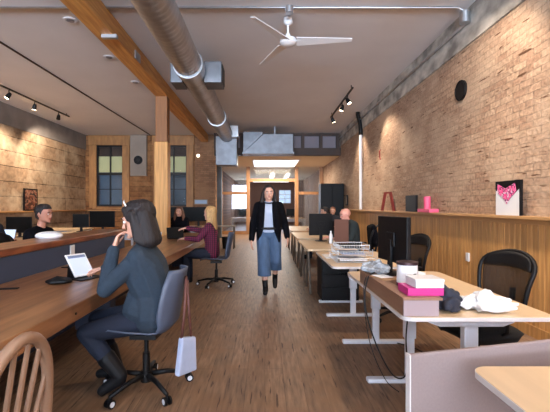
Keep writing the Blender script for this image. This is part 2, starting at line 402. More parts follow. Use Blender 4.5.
# back wall, left of the opening, with two window openings
WIN = ((-6.67, -5.61), (-4.16, -3.08))
WZ0, WZ1 = 1.38, 3.80
b = MB(); xs = [XL, WIN[0][0], WIN[0][1], WIN[1][0], WIN[1][1], -1.94]
for i in (0, 2, 4): b.box(xs[i], xs[i+1], YB, YB+.3, 0, H)
for i in (1, 3): b.box(xs[i], xs[i+1], YB, YB+.3, 0, WZ0); b.box(xs[i], xs[i+1], YB, YB+.3, WZ1, H)
struct(b.build('wall_back', M_board_back))
for n, (x0, x1) in enumerate(WIN):
    b = MB(); t = .26
    b.box(x0-t, x0+.02, YB-.05, YB, WZ0-.05, WZ1); b.box(x1-.02, x1+t, YB-.05, YB, WZ0-.05, WZ1)
    b.box(x0-t-.03, x1+t+.03, YB-.07, YB, WZ1, H-.02)
    w = struct(b.build('window_%d' % (n+1), M_trimwood, bevel=.008))
    s = MB(); xm = (x0+x1)/2; yy = YB+.05
    for a, c in ((x0, x0+.06), (x1-.06, x1), (xm-.025, xm+.025)): s.box(a, c, yy, yy+.05, WZ0, WZ1)
    for a, c in ((WZ0, WZ0+.08), (2.62, 2.72), (WZ1-.06, WZ1), (2.05, 2.08)): s.box(x0, x1, yy-.005, yy+.055, a, c)
    s.build('sash', M_black_metal, w)
    MB().box(x0, x1, yy+.02, yy+.03, WZ0, WZ1).build('pane', M_glass, w)
    MB().box(x0, x1, yy+.1, yy+.13, 3.38, WZ1).build('blind_housing', M_dark_wood, w)
    MB().box(x0, x1, yy+.12, yy+.13, 2.75, 3.38).build('blind', mat('yellow_blind', (184, 184, 140), .8, emit=.12), w)  # weak emission stands in for daylight passing through the blind
    MB().box(x0-.1, x1+.1, YB-.12, YB, WZ0-.1, WZ0-.05).build('sill', M_trimwood, w)
struct(MB().box(-8, -1.9, YB+1.6, YB+1.8, -1, 5).build('wall_outside', M_outer))
struct(MB().box(-2.5, -2.3, YB+.3, 29.5, 0, HR).build('wall_passage', M_brick_back))
# shelf round left and back walls
tag(MB().box(XL, XL+.16, -9.9, YB-.16, 1.215, 1.255).build('wall_shelf', M_shelf, bevel=.005), 'long tan wood ledge along the left plank wall', 'shelf')
tag(MB().box(XL+.02, -1.95, YB-.15, YB, 1.2, 1.25).build('wall_shelf', M_shelf, bevel=.005), 'wood ledge below the two tall windows on the back wall', 'shelf')
# brick pier beside the opening
struct(MB().box(-2.75, -1.94, YB-.16, YB, 0, H).build('wall_pier', M_brick_back))
# bulkhead
b = MB(); b.box(-1.94, XR, 14.6, 14.85, HR, 3.62); b.box(-1.94, XR, 14.7, 14.85, 4.1, H)
for x in (-1.9, -.9, .15, 1.05, 1.45, 2.15, 2.8): b.box(x-.06, x+.06, 14.66, 14.85, 3.62, H)
bk = struct(b.build('wall_bulkhead', M_dark_wood))
MB().box(-1.94, XR, 14.8, 14.84, 3.62, H).build('infill_panel', mat('bulkhead_panel', (132, 124, 132), .8), bk)
# glazed partition
YP = 19.0
pt = struct(thing('wall_partition', '', '')); del pt['label']; del pt['category']
for x in (-2.2, -.84, 1.57, 2.8): MB().box(x-.09, x+.09, YP-.08, YP+.08, 0, HR).build('post', M_door_frame, pt, bevel=.01)
MB().box(-.75, 1.48, YP-.05, YP+.05, 2.60, 2.76).build('transom', M_door_frame, pt)
MB().box(-2.11, -.93, YP-.05, YP+.05, 1.97, 2.11).build('transom', M_door_frame, pt)
MB().box(1.66, 2.71, YP-.05, YP+.05, 1.97, 2.11).build('transom', M_door_frame, pt)
MB().box(-2.11, -.93, YP-.05, YP+.05, 0, .16).build('bottom_rail', M_door_frame, pt)
MB().box(1.66, 2.71, YP-.05, YP+.05, 0, .16).build('bottom_rail', M_door_frame, pt)
MB().box(-2.11, -.93, YP-.01, YP+.01, .16, HR).build('glass_pane', M_glass, pt)
MB().box(1.66, 2.71, YP-.01, YP+.01, .16, HR).build('glass_pane', M_glass, pt)
MB().box(-.75, 1.48, YP-.01, YP+.01, 2.76, HR).build('glass_pane', M_glass, pt)
# far wall with windows
wins = ((-1.95, -1.45, 1.3, 2.7), (1.06, 1.97, 1.6, 2.62), (-.9, -.3, 1.6, 2.3))
b = MB(); yw = 29.0; xs = [-2.3, -1.95, -1.45, 1.06, 1.97, XR]
for i in (0, 2, 4): b.box(xs[i], xs[i+1], yw, yw+.2, 0, HR)
for x0, x1, z0, z1 in wins[:2]: b.box(x0, x1, yw, yw+.2, 0, z0); b.box(x0, x1, yw, yw+.2, z1, HR)
struct(b.build('wall_far', mat('far_wall', (104, 78, 70), .8)))
for n, (x0, x1, z0, z1) in enumerate(wins[:2]):
    s = MB()
    for a in (x0, (x0+x1)/2-.02, x1-.04): s.box(a, a+.04, yw+.05, yw+.1, z0, z1)
    for k in range(4): zz = z0+(z1-z0-.04)*k/3; s.box(x0, x1, yw+.05, yw+.1, zz, zz+.04)
    w = struct(s.build('window_%d' % (n+3), M_white_metal))
    MB().box(x0, x1, yw+.12, yw+.13, z0, z1).build('pane', M_glass, w)
b = MB(); b.box(-.53, -.47, 16.1, 18.8, HR-.021, HR-.001); b.box(1.42, 1.48, 16.1, 18.8, HR-.021, HR-.001); b.box(-.53, 1.48, 16.04, 16.1, HR-.021, HR-.001); b.box(-.53, 1.48, 18.74, 18.8, HR-.021, HR-.001)
w = tag(b.build('skylight', M_white), 'bright rectangular skylight in the low cream ceiling at the far end', 'skylight')
MB().box(-.47, 1.42, 16.1, 18.74, HR-.018, HR-.010).build('skylight_panel', M_sky, w)

# =================================================================== TIMBER
bm_ = thing('ceiling_beam', 'long honey coloured timber beam running along the ceiling over the big table', 'beam', (-2.36, 5, 3.9))
MB().box(-.14, .14, -14.5, 10.0, 0, .29).build('timber', M_beam, bm_, bevel=.012)
MB().box(.141, .16, 1.5, 1.75, .02, .16).build('bracket', M_galv, bm_)
MB().box(-.02, .2, .55, .62, -.05, .0).build('bracket', M_galv, bm_)
tp = thing('timber_post', 'square timber post standing under the ceiling beam behind the seated woman', 'post', (-2.36, 8.8, 0))
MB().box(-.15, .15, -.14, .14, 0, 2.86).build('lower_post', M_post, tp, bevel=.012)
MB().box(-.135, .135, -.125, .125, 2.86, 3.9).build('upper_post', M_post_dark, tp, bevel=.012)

# =================================================================== DUCTS
dt = thing('air_duct', 'long silver spiral duct hanging under the ceiling to the left of the aisle', 'duct', (-1.30, 0, 3.80))
b = MB(); R = .225; y = -3.8; rings = []
seg = 40; vs = []; fs = []; k = 0
while y < 13.2:
    for dy, dr in ((0, 0), (.03, .007), (.05, .007), (.08, 0)): rings.append((y+dy, R+dr))
    y += .11
vs = [(r*math.cos(2*PI*i/seg), yy, r*math.sin(2*PI*i/seg)) for yy, r in rings for i in range(seg)]
fs = [(j*seg+i, j*seg+(i+1) % seg, (j+1)*seg+(i+1) % seg, (j+1)*seg+i) for j in range(len(rings)-1) for i in range(seg)]
b._add(vs, fs); b.build('spiral_pipe', M_galv, dt, smooth='auto')
for yy in (6.55, 2.2, 10.4):
    b = MB(); b.cyl((0, yy-.13, 0), (0, yy+.13, 0), R+.03, seg=40); b.build('joint_collar', M_galv, dt, smooth='auto')
b = MB(); b.box(-.40, -.18, 6.85, 7.3, -.18, .2); b.build('side_outlet', M_sheet, dt, bevel=.01)
b = MB(); b.box(.2, .52, 6.85, 7.3, -.18, .2); o = b.build('side_outlet', M_sheet, dt, bevel=.01)
MB().box(.521, .535, 6.9, 7.25, -.14, .16).build('grille', M_black_metal, dt)
MB().box(.10, .42, 12.6, 12.95, -.12, .26).build('side_outlet', M_galv, dt, bevel=.01)
b = MB(); b.box(-.38, .34, 13.0, 13.6, -1.0, -.02); b.build('end_box', M_sheet, dt, bevel=.01)
b = MB(); b.cyl((0, 13.1, 0), (0, 13.4, -.1), R, .26, seg=32); b.build('elbow', M_galv, dt, smooth='auto')
for yy in (3.6, 8.4, 11.6):
    [MB().cyl((x_, yy, .1), (x_, yy, .4), .006, seg=6).build('hanger_rod', M_galv, dt) for x_ in (-.2, .2)]
d2 = thing('ventilation_box', 'wide silver sheet metal duct box hung crosswise in front of the dark bulkhead', 'duct', (0, 13.5, 0))
b = MB(); b.prism([(-.75, 3.3), (-.05, 3.95), (1.0, 3.95), (1.0, 3.3)], 0, .7, 'y'); b.build('duct_body', M_sheet, d2, bevel=.01)
MB().prism([(-.78, 3.9), (-.78, 3.28), (-.08, 3.95), (-.08, 4.05), (-.78, 4.05)], .1, .6, 'y').build('transition', M_sheet, d2, bevel=.01)
MB().box(-.8, 1.03, -.03, .73, 3.25, 3.31).build('bottom_flange', M_sheet, d2)
MB().box(.32, .37, -.03, .0, 3.3, 4.2).build('hanger_strap', M_sheet, d2)

# =================================================================== CEILING ITEMS
cd = thing('ceiling_conduit', 'thin grey conduit crossing the ceiling from the right wall past the fan', 'conduit', (0, 5.35, 4.18))
b = MB(); b.tube([(-7.05, 0, 0), (2.7, 0, 0), (2.8, 0, -.05), (2.82, 0, -.12)], .014); b.build('pipe', M_galv, cd, smooth=True)
b = MB(); b.cyl((.34, 0, -.08), (.34, 0, .01), .06, seg=20); b.build('junction_box', M_galv, cd)
b = MB(); b.cyl((2.80, 0, -.22), (2.80, 0, -.06), .07, seg=20); b.build('junction_box', M_galv, cd)
o = tag(MB().tube([(2.83, 5.42, 3.98), (2.83, 14.5, 3.98)], .02).build('wall_conduit', M_galv, smooth=True), 'grey conduit running lengthwise on the flaking concrete band', 'conduit')
o = tag(MB().tube([(-4.5, -3, 4.185), (-4.5, 14.9, 4.185)], .018).build('ceiling_wire', mat('brown_raceway', (78, 60, 52), .7), smooth=True), 'thin dark line of raceway running lengthwise along the left ceiling', 'conduit')
# fan
fan = thing('ceiling_fan', 'white three blade ceiling fan on a short rod', 'fan', (.34, 5.66, 3.84))
b = MB(); b.lathe([(.03, .36), (.065, .34), (.07, .27), (.04, .24), (.018, .235)]); b.build('canopy', M_white, fan, smooth='auto')
MB().cyl((0, 0, .08), (0, 0, .26), .016).build('downrod', M_white, fan)
b = MB(); b.lathe([(.02, .12), (.035, .1), (.05, .05), (.12, .03), (.125, -.03), (.09, -.06), (.03, -.07)]); b.build('motor', M_white, fan, smooth='auto')
for a in (-7, 238, 116):
    R3 = Matrix.Rotation(math.radians(a), 4, 'Z') @ Matrix.Rotation(math.radians(-12), 4, 'X')
    b = MB()
    b.grid(lambda u, v: R3 @ V((.13+.80*u, (v-.5)*(.20-.13*u), -.005-.02*u)), 8, 3, .01)
    b.build('blade', M_white, fan, smooth='auto')
    R4 = Matrix.Rotation(math.radians(a), 4, 'Z'); b = MB(); b.box(.08, .2, -.03, .03, -.012, .004, M=R4); b.build('blade_arm', M_white, fan)
# recessed fittings
for i, yy in enumerate((5.75, 7.18, 8.63)):
    lab = ('recessed ceiling fitting left of the beam, nearest of the row of three', 'recessed ceiling fitting left of the beam, middle of the row of three', 'recessed ceiling fitting left of the beam, farthest of the row of three')[i]
    t = thing('recessed_light', lab, 'ceiling light', (-2.93, yy, 4.2), 0, 'recessed fittings in the left ceiling')
    b = MB(); b.lathe([(.10, 0), (.10, -.012), (.07, -.014), (.06, -.006)]); b.build('trim_ring', M_ceiling, t)
    MB().cyl((0, 0, -.006), (0, 0, -.016), .055).build('lens', mat('dull_lens', (130, 126, 130), .3), t)

def track(name, label, x, z, y0, y1, heads, wallx, group=None, cat='track light', power=60, ang=75, tz=2.4, zmount=4.2, down=()):
    t = thing(name, label, cat, (x, 0, z), 0, group)
    MB().box(-.018, .018, y0, y1, .0, .035).build('rail', M_black_metal, t)
    for yy in (y0+.15, y1-.15): MB().cyl((0, yy, .03), (0, yy, zmount-z), .01, seg=8).build('mount', M_black_metal, t)
    for (yy, ty, *dn) in list(heads)+[(a, a+.3, 1) for a in down]:
        tgt = V((-1.0, ty, -z)) if dn else V((wallx-x, ty, tz-z)); pw_, an_ = (power*1.25, 125) if dn else (power, ang); p = V((0, yy, -.12)); d = (tgt-p).normalized()
        b = MB(); b.cyl((0, yy, 0), (0, yy, -.07), .012, seg=10); b.cyl(p-d*.06, p-d*.02, .03, .045); b.cyl(p-d*.02, p+d*.09, .045, .055, 20)
        h = b.build('spot_head', M_black_metal, t, smooth='auto')
        MB().cyl(p+d*.091, p+d*.094, .046, seg=20).build('lamp_lens', M_lamp, h)
        spot('spot_lamp', V((x, 0, z))+p+d*.12, V((x, 0, z))+tgt, pw_, an_)
track('track_light', 'black track with three spotlights on the left part of the ceiling', -6.0, 4.12, 8.2, 11.7, ((8.95, 8.3), (11.1, 12.6)), -7.1, power=190, ang=105, tz=2.0, down=(9.95,))
track('track_light', 'black track with spotlights hanging over the right aisle near the brick wall', 2.0, 4.08, 8.7, 11.6, ((9.25, 8.7), (11.3, 11.5)), 2.9, power=95, ang=90, tz=2.0, down=(9.9,))
EXTRA = [('near', 2.0, 1.2, 5.0, ((1.6, 1.9), (2.9, 3.1), (4.3, 4.6)), 2.9, 55), ]
track('track_light', 'black track with spotlights above the near end of the brick wall', 1.9, 4.08, .2, 4.7, ((.6, 1.2), (2.2, 2.9), (3.9, 5.2)), 2.9, power=85, ang=100, tz=2.2, down=(1.0, 4.5))
track('track_light', 'added unseen black track with spotlights lighting the near left plank wall', -6.0, 4.12, 2.2, 6.2, ((2.8, 3.2), (4.2, 4.6), (5.6, 6.2)), -7.1, power=120, ang=95, tz=2.0)  # out-of-view track added to light the near left wall

# wall items right
t = thing('wall_vent', 'round black vent high on the right brick wall', 'vent', (2.9, 5.62, 3.10))
MB().cyl((0, 0, 0), (-.03, 0, 0), .145, seg=32).build('grille', M_black_metal, t)
b = MB(); b.tube([(-.03, .14*math.cos(a*PI/12), .14*math.sin(a*PI/12)) for a in range(24)], .01, closed=True); b.build('rim', M_black, t, smooth=True)
t = thing('wall_pipe', 'white painted pipe running up the right brick wall with a black elbow on top', 'pipe', (2.83, 11.3, 0))
MB().cyl((0, 0, 1.30), (0, 0, 3.5), .045).build('white_pipe', M_white, t, smooth='auto')
MB().tube([(0, 0, 3.5), (0, 0, 3.62), (0, .03, 3.8), (-.06, .1, 4.12), (-.06, .1, 4.2)], .06, seg=12).build('elbow', M_black_metal, t, smooth=True)
t = thing('wall_frame', 'small dark frame on the brick wall beside the black cabinet', 'frame', (2.88, 13.4, 1.6))
MB().box(-.03, 0, -.14, .14, -.18, .18).build('frame', M_black, t); MB().box(-.034, -.03, -.1, .1, -.14, .14).build('picture', M_greybox, t)
t = thing('wall_hook', 'small red hanging tag on the brick wall above the ledge', 'tag', (2.89, 9.5, 2.7))
MB().tube([(-.01, 0, .1), (-.04, 0, .07), (-.02, .05, -.08), (-.02, 0, -.14)], .016).build('red_cord', mat('red_cord', (140, 54, 44), .6), t)
# black cabinet by opening
t = thing('tall_cabinet', 'tall black cabinet standing against the right wall near the far opening', 'cabinet', (2.45, 14.2, 0))
MB().box(-.42, .42, -.3, .3, .05, 2.22).build('body', M_black, t, bevel=.01)
MB().box(-.40, -.005, -.325, -.302, .1, 2.18).build('door', M_black, t, bevel=.006); MB().box(.005, .40, -.325, -.302, .1, 2.18).build('door', M_black, t, bevel=.006)
MB().box(-.4, .4, -.28, .28, 0, .05).build('plinth', M_black_metal, t)
# panel between windows (left back wall)
t = thing('speaker_panel', 'pale grey panel with a round black speaker between the two tall windows', 'speaker', (-4.97, 15.095, 3.36))
MB().box(-.32, .32, -.12, 0, -.78, .82).build('panel', M_greybox, t, bevel=.01)
MB().cyl((0, -.12, -.16), (0, -.15, -.16), .17, seg=28).build('speaker_cone', M_black, t)
MB().cyl((0, -.15, -.16), (0, -.17, -.16), .06, seg=20).build('dust_cap', M_black_metal, t)
t = thing('wall_lamp', 'small round white lamp on the brick pier beside the right window', 'lamp', (-2.6, 14.94, 3.36))
MB().cyl((0, 0, 0), (0, -.04, 0), .05).build('base', M_white, t); MB().ell((0, -.08, 0), .06).build('globe', mat('lamp_globe', (255, 244, 220), .4, emit=3), t, smooth=True)

# =================================================================== BIG TABLE
tb = thing('communal_table', 'long thick brown plank table running down the left of the aisle', 'table', (0, 0, 0))
MB().box(-2.205, -1.25, .75, 9.3, .635, .75).build('tabletop', M_table, tb, bevel=.008)
for y in (1.6, 4.4, 6.6, 8.9):
    MB().box(-2.15, -1.75, y-.08, y+.08, 0, .635).build('leg', M_divider, tb, bevel=.008)
MB().box(-2.2, -2.15, .9, 9.2, .05, .635).build('modesty_panel', M_divider, tb)
MB().cyl((-1.249, 2.52, .69), (-1.243, 2.52, .69), .008, seg=10).build('bolt', M_black_metal, tb)
dv = thing('table_divider', 'dark grey divider with a wide reddish wood cap along the back of the long table', 'divider', (0, 0, 0))
MB().box(-2.30, -2.206, .75, 6.0, .05, .97).build('grey_panel', M_divider, dv)
MB().box(-2.62, -2.19, .70, 6.05, .97, 1.035).build('wood_cap', M_cap, dv, bevel=.01)
MB().box(-2.199, -2.185, 4.3, 4.39, .80, .955).build('white_plate', M_white, dv, bevel=.003)
MB().box(-2.58, -2.5, .8, .9, 0, .97).build('leg', M_divider, dv); MB().box(-2.58, -2.5, 5.8, 5.9, 0, .97).build('leg', M_divider, dv)

# =================================================================== CHAIRS
def star_base(t, m, r=.33, zhub=.11, ztop=.40, caster_m=M_black, rot=0.0, wheel=M_white_metal):
    b = MB(); b.cyl((0, 0, zhub-.04), (0, 0, ztop-.12), .028); b.cyl((0, 0, ztop-.12), (0, 0, ztop), .017); b.cyl((0, 0, zhub-.05), (0, 0, zhub+.03), .042)
    b.build('gas_column', M_black_metal, t, smooth='auto')
    for k in range(5):
        a = rot+2*PI*k/5; d = V((math.cos(a), math.sin(a), 0))
        b = MB(); b.tube([d*.03+V((0, 0, zhub)), d*.16+V((0, 0, zhub+.0)), d*r+V((0, 0, .075))], [.022, .019, .014], seg=8)
        b.build('base_arm', m, t, smooth=True)
        q = V((-d.y, d.x, 0)); c = d*r+V((0, 0, .03))
        b = MB(); b.cyl(c+V((0, 0, .05)), c+V((0, 0, .015)), .009, seg=8); b.cyl(c+q*.014, c+q*.026, .03, seg=18); b.cyl(c-q*.014, c-q*.026, .03, seg=18); b.box(c.x-.012, c.x+.012, c.y-.012, c.y+.012, .02, .06)
        cs = b.build('caster', M_black, t, smooth='auto')
        for s_ in (1, -1): MB().cyl(c+q*.0262*s_, c+q*.029*s_, .019, seg=14).build('wheel_cap', wheel, cs)
def shell_chair(label, loc, rz, group=None, rot=.35):
    """faces local +x ; moulded shell, seat top about .47"""
    t = thing('shell_chair', label, 'chair', loc, rz, group)
    prof = [(.27, .435), (.25, .458), (.20, .468), (.05, .455), (-.10, .452), (-.19, .47), (-.235, .52), (-.25, .60), (-.27, .72), (-.295, .84), (-.315, .93)]
    wid = [.17, .205, .215, .22, .215, .21, .215, .23, .225, .205, .15]
    def f(u, v):
        i = min(int(u*(len(prof)-1)), len(prof)-2); fr = u*(len(prof)-1)-i
        x = prof[i][0]*(1-fr)+prof[i+1][0]*fr; z = prof[i][1]*(1-fr)+prof[i+1][1]*fr; w = wid[i]*(1-fr)+wid[i+1]*fr
        s = (v-.5)*2; lift = abs(s)**3
        side = max(0, min(1, (u-.35)*3))
        return (x+lift*.09*side, s*w, z+lift*.035*(1-side))
    b = MB(); b.grid(f, 30, 14, .012); b.build('seat_shell', M_shell, t, smooth=True)
    b = MB(); b.box(-.1, .1, -.08, .08, .40, .43); b.build('seat_plate', M_black_metal, t)
    star_base(t, M_black, rot=rot)
    return t
def mesh_chair(label, loc, rz, group=None, jacket=False, rot=.2):
    t = thing('office_chair', label, 'chair', loc, rz, group)
    b = MB(); b.grid(lambda u, v: ((u-.5)*.48, (v-.5)*.50*(1-.25*abs(2*u-1)**4), .50-.03*(abs(2*v-1)**3)-.025*(abs(2*u-1)**4)), 12, 12, .07)
    b.build('seat', M_black_fab, t, smooth=True)
    MB().box(-.12, .12, -.1, .1, .39, .43).build('seat_plate', M_black_metal, t)
    def bk(u, v):   # u height, v width
        z = .56+.48*u; w = .25*(.80+.32*u)*(1-2.5*max(0, u-.7)**2)
        s = (v-.5)*2
        return (-.27-.08*u+.03*math.sin(u*PI)+.06*s*s, s*w, z-.055*s*s*u**4)
    b = MB(); b.grid(lambda u, v: bk(.04+.92*u, .05+.9*v), 14, 14, .006); b.build('mesh_back', mat('open_black_mesh', (26, 24, 26), .8, alpha=.62), t, smooth=True)
    loop = [bk(0, v/8) for v in range(9)]+[bk(u/10, 1) for u in range(1, 11)]+[bk(1, 1-v/8) for v in range(1, 9)]+[bk(1-u/10, 0) for u in range(1, 10)]
    b = MB(); b.tube(loop, .017, closed=True); b.build('back_frame', M_black, t, smooth=True)
    b = MB(); b.grid(lambda u, v: bk(.74+.24*u, .06+.88*v), 4, 12, .022); b.build('top_pad', M_black, t, smooth=True)
    b = MB(); b.tube([(-.12, 0, .42), (-.26, 0, .45), (-.31, 0, .6), (-.32, 0, .75)], .022); b.build('spine', M_black, t, smooth=True)
    for s in (-1, 1):
        b = MB(); b.tube([(0, s*.2, .44), (0, s*.28, .5), (0, s*.28, .66)], .014); h = b.build('armrest', M_black, t, smooth=True)
        MB().box(-.13, .12, s*.28-.035, s*.28+.035, .66, .69).build('arm_pad', M_black, h, bevel=.01)
    star_base(t, M_black, r=.31, rot=rot, wheel=M_black)
    return t
ch1 = shell_chair('slate blue shell chair on casters under the woman in the teal sweater', (-.91, 2.93, 0), PI-.06, rot=-.15)
dup(ch1, (-.86, 6.75, 0), PI+.1, 'slate blue shell chair on casters under the woman in the magenta plaid shirt')
mc = mesh_chair('black mesh office chair pulled up to the nearest right desk', (1.66, 2.98, 0), PI+.2)
dup(mc, (1.64, 4.72, 0), PI+.25, 'black mesh office chair behind the black monitor on the right')
dup(mc, (1.80, 7.3, 0), PI-.3, 'black office chair under the bald man in the dark jacket')
dup(mc, (-3.18, 5.05, 0), 0.15, 'black office chair under the man in the black polo shirt')
# windsor chair, faces -x
wc = thing('windsor_chair', 'glossy wooden hoop back spindle chair in the near left corner', 'chair', (-1.12, 1.36, 0), PI-.06)
def hoop(t_):  # local, back at x=-.24.. leaning; y spans
    a = PI*t_; return V((-.21-.06*math.sin(a), -.205*math.cos(a)*(1+.05*math.sin(a)), .47+.46*math.sin(a)**.8))
b = MB(); b.tube([hoop(i/32) for i in range(33)], .022, seg=10); b.build('hoop', M_windsor, wc, smooth=True)
for k in range(6):
    y = (-.15+.06*k); tt = math.acos(max(-1, min(1, -y*1.12/.205)))/PI
    p = hoop(tt); b = MB(); b.cyl((-.19, y*.85, .455), p, .012, .009, 8); b.build('spindle', M_windsor, wc, smooth='auto')
b = MB(); b.grid(lambda u, v: ((u-.5)*.42, (v-.5)*.42*(1-.12*abs(2*u-1)**3), .46-.012*math.sin(u*PI)*math.sin(v*PI)), 12, 12, .035); b.build('seat', M_windsor, wc, smooth=True)
for sx in (-1, 1):
    for sy in (-1, 1):
        b = MB(); b.cyl((sx*.14, sy*.14, .43), (sx*.2, sy*.2, .22), .014, .02); b.cyl((sx*.2, sy*.2, .22), (sx*.24, sy*.23, 0), .02, .011); b.build('leg', M_windsor, wc, smooth='auto')
b = MB(); b.cyl((-.2, -.2, .2), (.2, -.2, .2), .01); b.cyl((-.2, .2, .2), (.2, .2, .2), .01); b.cyl((0, -.2, .2), (0, .2, .2), .01); b.build('stretcher', M_windsor, wc, smooth='auto')

# =================================================================== DESKS RIGHT
def rr(x0, x1, y0, y1, r, n=8):
    out = []
    for cx, cy, a0 in ((x1-r, y1-r, 0), (x0+r, y1-r, PI/2), (x0+r, y0+r, PI), (x1-r, y0+r, 1.5*PI)):
        out += [(cx+r*math.cos(a0+PI/2*i/n), cy+r*math.sin(a0+PI/2*i/n)) for i in range(n+1)]
    return out
def sit_desk(label, x0, x1, y0, y1, legs, z=.72, footx=None):
    t = thing('standing_desk', label, 'desk', ((x0+x1)/2, (y0+y1)/2, 0)); cx, cy = (x0+x1)/2, (y0+y1)/2
    P = [(a-cx, b_-cy) for a, b_ in rr(x0, x1, y0, y1, .07)]
    MB().prism(P, z-.024, z).build('desktop', M_desk, t)
    P2 = [(a-cx, b_-cy) for a, b_ in rr(x0-.003, x1+.003, y0-.003, y1+.003, .073)]
    MB().prism(P2, z-.026, z-.002).build('edge_band', M_desk_edge, t)
    for (lx, ly) in legs:
        lx -= cx; ly -= cy
        b = MB(); b.box(lx-.045, lx+.045, ly-.03, ly+.03, .35, z-.07); b.box(lx-.035, lx+.035, ly-.022, ly+.022, .03, .36)
        lg = b.build('leg', M_white_metal, t, bevel=.008)
        MB().box(lx-.34, lx+.30, ly-.035, ly+.035, .0, .035).build('foot', M_white_metal, lg, bevel=.012, seg=3)
        b = MB(); b.prism([(lx-.28, z-.027), (lx-.27, z-.06), (lx-.2, z-.085), (lx+.2, z-.085), (lx+.27, z-.06), (lx+.28, z-.027)], ly-.03, ly+.03, 'y'); b.build('top_bracket', M_white_metal, lg)
    MB().box(min(l[0] for l in legs)-cx-.02, max(l[0] for l in legs)-cx+.02, min(l[1] for l in legs)-cy, max(l[1] for l in legs)-cy, z-.07, z-.03).build('cross_beam', M_white_metal, t)
    return t
sit_desk('birch topped desk corner in the near right corner of the room', .865, 1.78, .15, 1.62, ((1.2, .4), (1.2, 1.3)))
sit_desk('long pale desk on white T legs holding the tin and the crumpled white cloth', .85, 1.79, 2.33, 3.98, ((1.31, 2.45), (1.15, 3.04), (1.13, 3.90)))
sit_desk('pale desk on a white T leg piled with silver wire trays', .76, 1.66, 4.28, 5.72, ((1.12, 4.86), (1.12, 5.55)))
# felt screen between first two desks
sc = thing('desk_screen', 'mauve felt privacy screen standing behind the near right desk', 'screen', (.635, 1.665, 0), .24)
MB().box(0, 1.15, 0, .025, .22, .75).build('felt_panel', M_screen_fab, sc, bevel=.008)
MB().box(-.006, .0, -.003, .028, .22, .752).build('side_trim', M_desk_edge, sc)
for x in (.15, 1.0): MB().box(x-.02, x+.02, .0, .02, 0, .22).build('foot', M_white_metal, sc)
# riser on desk 2
rs = thing('desk_riser', 'long low brown laminate riser along the aisle side of the desk', 'riser', (0, 0, .72))
b = MB(); b.box(.852, .87, 2.36, 3.42, 0.002, .10); b.box(1.05, 1.068, 2.36, 3.42, .002, .10); b.box(.852, 1.068, 3.40, 3.42, .002, .1); b.build('side_panel', M_box_wood, rs)
MB().box(.852, 1.068, 2.345, 2.36, .002, .10).build('end_panel', M_box_end, rs)
MB().box(.845, 1.09, 2.34, 3.43, .10, .116).build('top_board', M_box_wood, rs, bevel=.002)

def folding_table(label, x0, x1, y0, y1, z=.72):
    t = thing('trestle_desk', label, 'desk', (x0, y0, 0), 0, 'pale desks on slanted legs along the right aisle')
    MB().prism([(a-x0, b_-y0) for a, b_ in rr(x0, x1, y0, y1, .03, 3)], z-.03, z).build('desktop', M_desk, t)
    for yy in (.36, y1-y0-.36):
        for xx in (.06, x1-x0-.06):
            MB().cyl((xx, yy-.03, z-.03), (xx, yy-.30, .0), .018, seg=10).build('leg', M_trestle, t); MB().cyl((xx, yy+.03, z-.03), (xx, yy+.30, .0), .018, seg=10).build('leg', M_trestle, t)
        MB().box(.04, x1-x0-.04, yy-.06, yy+.06, z-.05, z-.03).build('crossbar', M_trestle, t)
    return t
folding_table('pale desk on slanted metal legs carrying the brown upright board', .66, 1.46, 6.0, 7.65)
folding_table('pale desk on slanted metal legs in the middle of the right row', .68, 1.45, 8.0, 9.9)
folding_table('pale desk on slanted metal legs farthest down the right row', .72, 1.5, 10.6, 12.9)
# pedestal
t = thing('drawer_pedestal', 'black drawer pedestal on the floor under the tray covered desk', 'cabinet', (1.1, 5.6, 0))
MB().box(-.28, .26, -.08, .4, .03, .62).build('body', M_black, t, bevel=.008)
for k in range(3): MB().box(-.27, .25, -.10, -.081, .05+.19*k, .225+.19*k).build('drawer', M_black, t, bevel=.004)
for x in (-.2, .2):
    for y in (0, .3): MB().cyl((x, y, 0), (x, y, .04), .02).build('glide', M_black_metal, t)

# =================================================================== DESK ITEMS (right)
def monitor(label, loc, rz, w, h, zc, on=False, back=False, group=None, m=M_black):
    """screen faces local -y ; loc is the foot on the desk"""
    t = thing('monitor', label, 'monitor', loc, rz, group)
    MB().box(-w/2, w/2, -.012, .025, zc-h/2, zc+h/2).build('housing', m, t, bevel=.006)
    MB().box(-w/2+.012, w/2-.012, -.015, -.0125, zc-h/2+.015, zc+h/2-.012).build('display', M_screen_on if on else M_screen_off, t)
    MB().prism([(-.035, 0), (.035, 0), (.025, zc), (-.025, zc)], .026, .045, 'y').build('stand_neck', m, t, bevel=.004)
    b = MB(); b.lathe([(.12, 0), (.12, .008), (.03, .016)], (0, .04, 0)); b.build('stand_foot', m, t, smooth='auto')
    MB().box(-.07, .07, .025, .04, zc-.06, zc+.06).build('rear_hub', m, t, bevel=.008)
    return t
monitor('large black monitor seen from behind on the riser of the long right desk', (1.08, 3.2, .837), math.radians(99), .50, .38, .285)
monitor('black monitor standing on the trestle desk in front of two seated people', (1.08, 7.45, .722), math.radians(190), .46, .42, .32)
t = thing('upright_board', 'brown upright board standing on the desk in front of the bald man', 'board', (1.36, 6.8, .722), .1)
MB().box(-.13, .13, -.01, .01, .0, .44).build('panel', M_brownp, t, bevel=.004); MB().box(-.12, .12, -.05, .05, 0, .012).build('foot', M_black, t)
t = thing('water_bottle', 'small clear bottle on the desk beside the brown upright board', 'bottle', (1.19, 6.9, .722))
b = MB(); b.lathe([(.032, 0), (.034, .02), (.034, .15), (.014, .19), (.014, .21)]); b.build('body', M_white, t, smooth='auto'); MB().cyl((0, 0, .21), (0, 0, .23), .016).build('cap', M_white, t)
